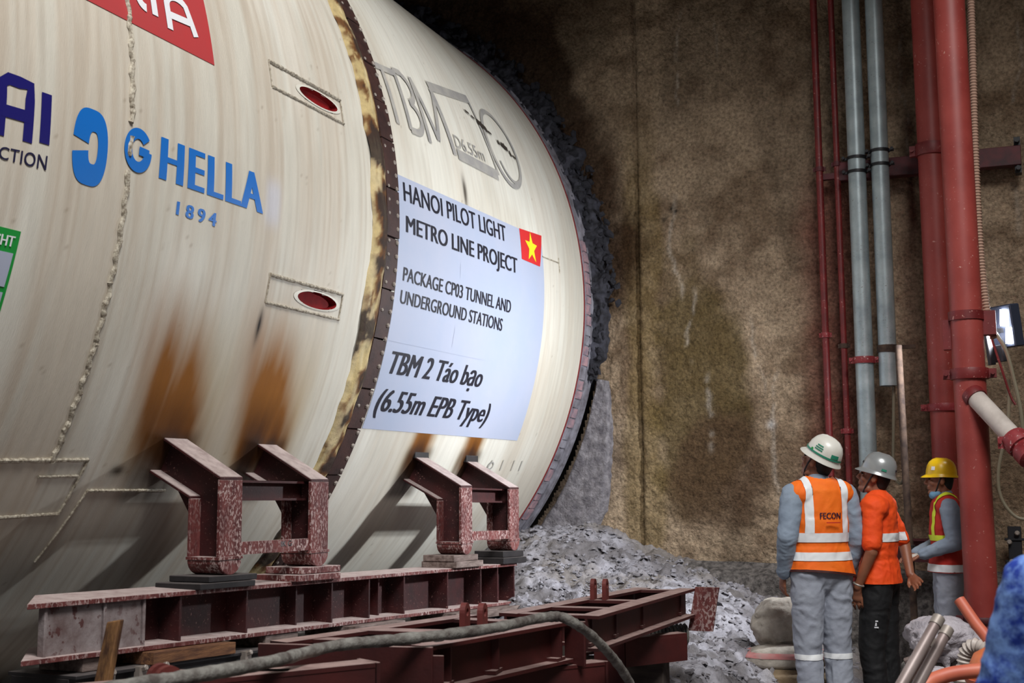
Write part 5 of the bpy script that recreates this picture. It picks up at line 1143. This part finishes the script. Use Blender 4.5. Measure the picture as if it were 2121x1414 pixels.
# person in blue camouflage at the frame edge
P4 = dict(base_pose, yaw=-0.3, pitch=-0.15, le=(-.255, .02, 1.12), lw=(-.22, .22, 1.05), lhd=(.2, 1, -.1), rw=(.2, .25, 1.1))
root, HM, V_, sh_me, vm = person('person in a blue camouflage jacket standing by the orange barrel', (0.150, 2.85, 0.0), 0.25, 0.90, P4,
    dict(skin=m_skin2, trousers=m_trous2, shirt=m_camo, long=.80, wr=.006))

# ================================================================== SACKS, BAGS, HOSES, TUBES
def sack(name, label, c, d, rz, m, seed, group=None, stripe=None, tiltx=0.0, e=0.55, crumple=0.020):
    r = np.random.default_rng(seed); nu, nv = 44, 26; V = []
    u = np.linspace(0, 2 * np.pi, nu, endpoint=False); v = np.linspace(-np.pi / 2, np.pi / 2, nv); U, W = np.meshgrid(u, v, indexing='ij')
    sg = lambda x, p: np.sign(x) * np.abs(x) ** p
    x = sg(np.cos(W), e) * sg(np.cos(U), e); y = sg(np.cos(W), e) * sg(np.sin(U), e); z = sg(np.sin(W), 0.9)
    pin = 1 - 0.45 * np.abs(x) ** 4; z = z * pin
    Pn = np.stack([x * d[0] / 2, y * d[1] / 2, z * d[2] / 2], -1)
    n = fbm(Pn * 9 + seed, 3, seed); n2 = 1 - 4 * np.abs(fbm(Pn * np.array([14, 20, 20]) + seed, 3, seed + 5) - 0.5)
    Pn = Pn * (1 + 0.22 * (n - 0.5))[..., None] + np.stack([x, y, z * 0.6], -1) * (crumple * n2)[..., None]
    me = grid_mesh(name, np.swapaxes(Pn, 0, 1).copy(), closed_v=True)
    root = empty(name, (c[0], c[1], c[2] - d[2] / 2), rz); root.rotation_euler = (tiltx, 0, rz); tag(root, label, 'sack', group)
    me.transform(Matrix.Translation((0, 0, d[2] / 2)))
    bm = bmesh.new(); bm.from_mesh(me); bmesh.ops.holes_fill(bm, edges=bm.edges); bmesh.ops.recalc_face_normals(bm, faces=bm.faces); bm.to_mesh(me); bm.free()
    link('sack_body', me, m, root, True)
    if stripe: link('printed_stripe', extract(me, lambda cc, nn: stripe[0] < cc.z < stripe[1], .003, zcuts(*stripe)), m_stripe, root)
    return root
G_ = 'sacks piled beside the white-helmeted worker'
sack('filled_sack', 'upright grey mud-caked sack on top of the sack pile', (-1.545, 8.10, 0.535), (0.36, 0.30, 0.33), 0.2, m_sack, 21, G_, None, 0, 0.6, 0.034)
sack('filled_sack', 'white sack with pink printed stripes in the sack pile', (-1.50, 7.98, 0.345), (0.52, 0.36, 0.15), 0.12, m_sack, 22, G_, (0.085, 0.118))
sack('filled_sack', 'flattened tan sack in the middle of the sack pile', (-1.48, 7.93, 0.235), (0.54, 0.38, 0.11), -0.05, m_sacktan, 23, G_)
sack('filled_sack', 'pale slumped sack at the bottom of the sack pile', (-1.57, 7.80, 0.135), (0.62, 0.42, 0.14), 0.10, m_sack, 24, G_)
sack('filled_sack', 'grey sack lying flat before the sack pile', (-1.60, 7.45, 0.10), (0.60, 0.36, 0.13), -0.15, m_sackgrey, 25, G_)
# clutter beside the thick red pipe
G2 = 'clutter heaped by the thick red pipe'
sack('filled_sack', 'dark muddy sack under the knotted white plastic bag', (-0.47, 6.45, 0.22), (0.55, 0.45, 0.42), 0.3, m_sackgrey, 31, G2, None, 0, 0.7)
sack('filled_sack', 'upper grey sack under the knotted white plastic bag', (-0.43, 6.5, 0.52), (0.40, 0.34, 0.20), -0.2, m_cable, 32, G2)
bg_ = sack('plastic_bag', 'knotted white plastic bag lying on the sacks by the red pipe', (-0.445, 6.42, 0.690), (0.27, 0.24, 0.16), 0.4, m_plasticbag, 33, None, None, 0.12, 0.7, 0.05); bg_['category'] = 'bag'
MB().lathe((-0.02, -0.10, 0.02), [(0.035, 0.0), (0.012, 0.05), (0.03, 0.09), (0.002, 0.10)], 10, (0.1, -0.4, -0.9)).build('bag_knot', m_plasticbag, bg_, True)
o = MB().box((-0.53, 6.18, 0.50), (0.06, 0.03, 0.28), Euler((0.2, -0.35, 0.1)).to_matrix()).build('timber_offcut', m_timber, None, bevel=.004); tag(o, 'short timber offcut leaning on the sacks by the red pipe', 'timber')
o = sack('plastic_bag', 'small white torn bag tucked below the knotted plastic bag', (-0.44, 6.05, 0.50), (0.12, 0.12, 0.20), 0.1, m_plasticbag, 35, None, None, 0, 0.8); o['category'] = 'bag'
o = sack('filled_sack', 'low mud-stained sack under the small torn bag', (-0.42, 6.08, 0.21), (0.50, 0.30, 0.40), -0.1, m_sacktan, 36, G2, None, 0, .7)
# orange barrel, hoses
e = empty('orange_barrel', (-0.075, 5.3, 0.0)); tag(e, 'rounded orange plastic barrel behind the camouflage jacket', 'barrel')
MB().lathe((0, 0, 0), [(0.19, 0.0), (0.205, 0.05), (0.205, 0.25), (0.212, 0.27), (0.205, 0.29), (0.205, 0.50), (0.212, 0.52), (0.205, 0.62), (0.198, 0.71), (0.17, 0.77), (0.11, 0.805), (0.03, 0.81)], 32).build('barrel_body', m_orangepipe, e, True)
for z in (0.40, 0.60, 0.67): MB().lathe((0, 0, z), [(0.196, -.008), (0.2085, -.008), (0.2085, .008), (0.196, .008)], 32).build('barrel_ring', m_orangehose, e, True)
MB().lathe((0.05, 0.05, 0.80), [(0.045, 0), (0.045, 0.03), (0.03, 0.035)], 16).build('barrel_cap', m_orangehose, e, True)
o = MB().tube(spline([(-0.33, 6.05, 0.915), (-0.265, 6.0, 0.82), (-0.20, 5.95, 0.735), (-0.13, 5.9, 0.60), (-0.02, 5.85, 0.3), (0.1, 5.8, 0.03)], 8), 0.027, 12).build('orange_hose', m_orangehose, None, True); tag(o, 'stiff orange hose end propped against the thick red pipe', 'hose', 'orange hoses')
o = MB().tube(spline([(-0.62, 4.7, 0.03), (-0.50, 4.75, 0.45), (-0.42, 4.85, 0.67), (-0.34, 4.92, 0.728), (-0.19, 4.97, 0.752), (-0.02, 5.0, 0.76), (0.15, 5.0, 0.6), (0.3, 5.0, 0.1)], 8), 0.028, 12).build('orange_hose', m_orangehose, None, True); tag(o, 'pinkish orange hose arching in front of the orange barrel', 'hose', 'orange hoses')
ribbed('grey_flexible_hose', [(-0.335, 6.0, 0.40), (-0.32, 6.0, 0.64), (-0.285, 5.98, 0.712), (-0.235, 5.95, 0.715), (-0.16, 5.9, 0.66), (0.02, 5.85, 0.45), (0.1, 5.8, 0.1)], 0.030, 0.022, m_pvc, 'pale grey ribbed hose bend behind the orange barrel')
# leaning steel tubes
for (t0, t1, lab) in (((-0.300, 4.25, 1.01), (-0.86, 3.3, 0.02), 'dull steel tube leaning with the higher shiny end'), ((-0.280, 4.35, 0.965), (-0.80, 3.45, 0.02), 'dull steel tube leaning with the lower shiny end'), ((-0.335, 4.35, 0.93), (-0.93, 3.5, 0.02), 'thin dull steel tube leaning behind the other two tubes')):
    e, O = pipe('steel_tube', [t0, t1], 0.019, m_rodsteel, lab, 'tube', 'steel tubes leaning by the orange hoses', 14)
    d = (Vector(t0) - Vector(t1)).normalized(); MB().lathe(Vector((0, 0, 0)), [(0.019, -0.03), (0.0215, -0.03), (0.0215, 0.005), (0.012, 0.006)], 14, d).build('end_cap', m_bolt, e, True)
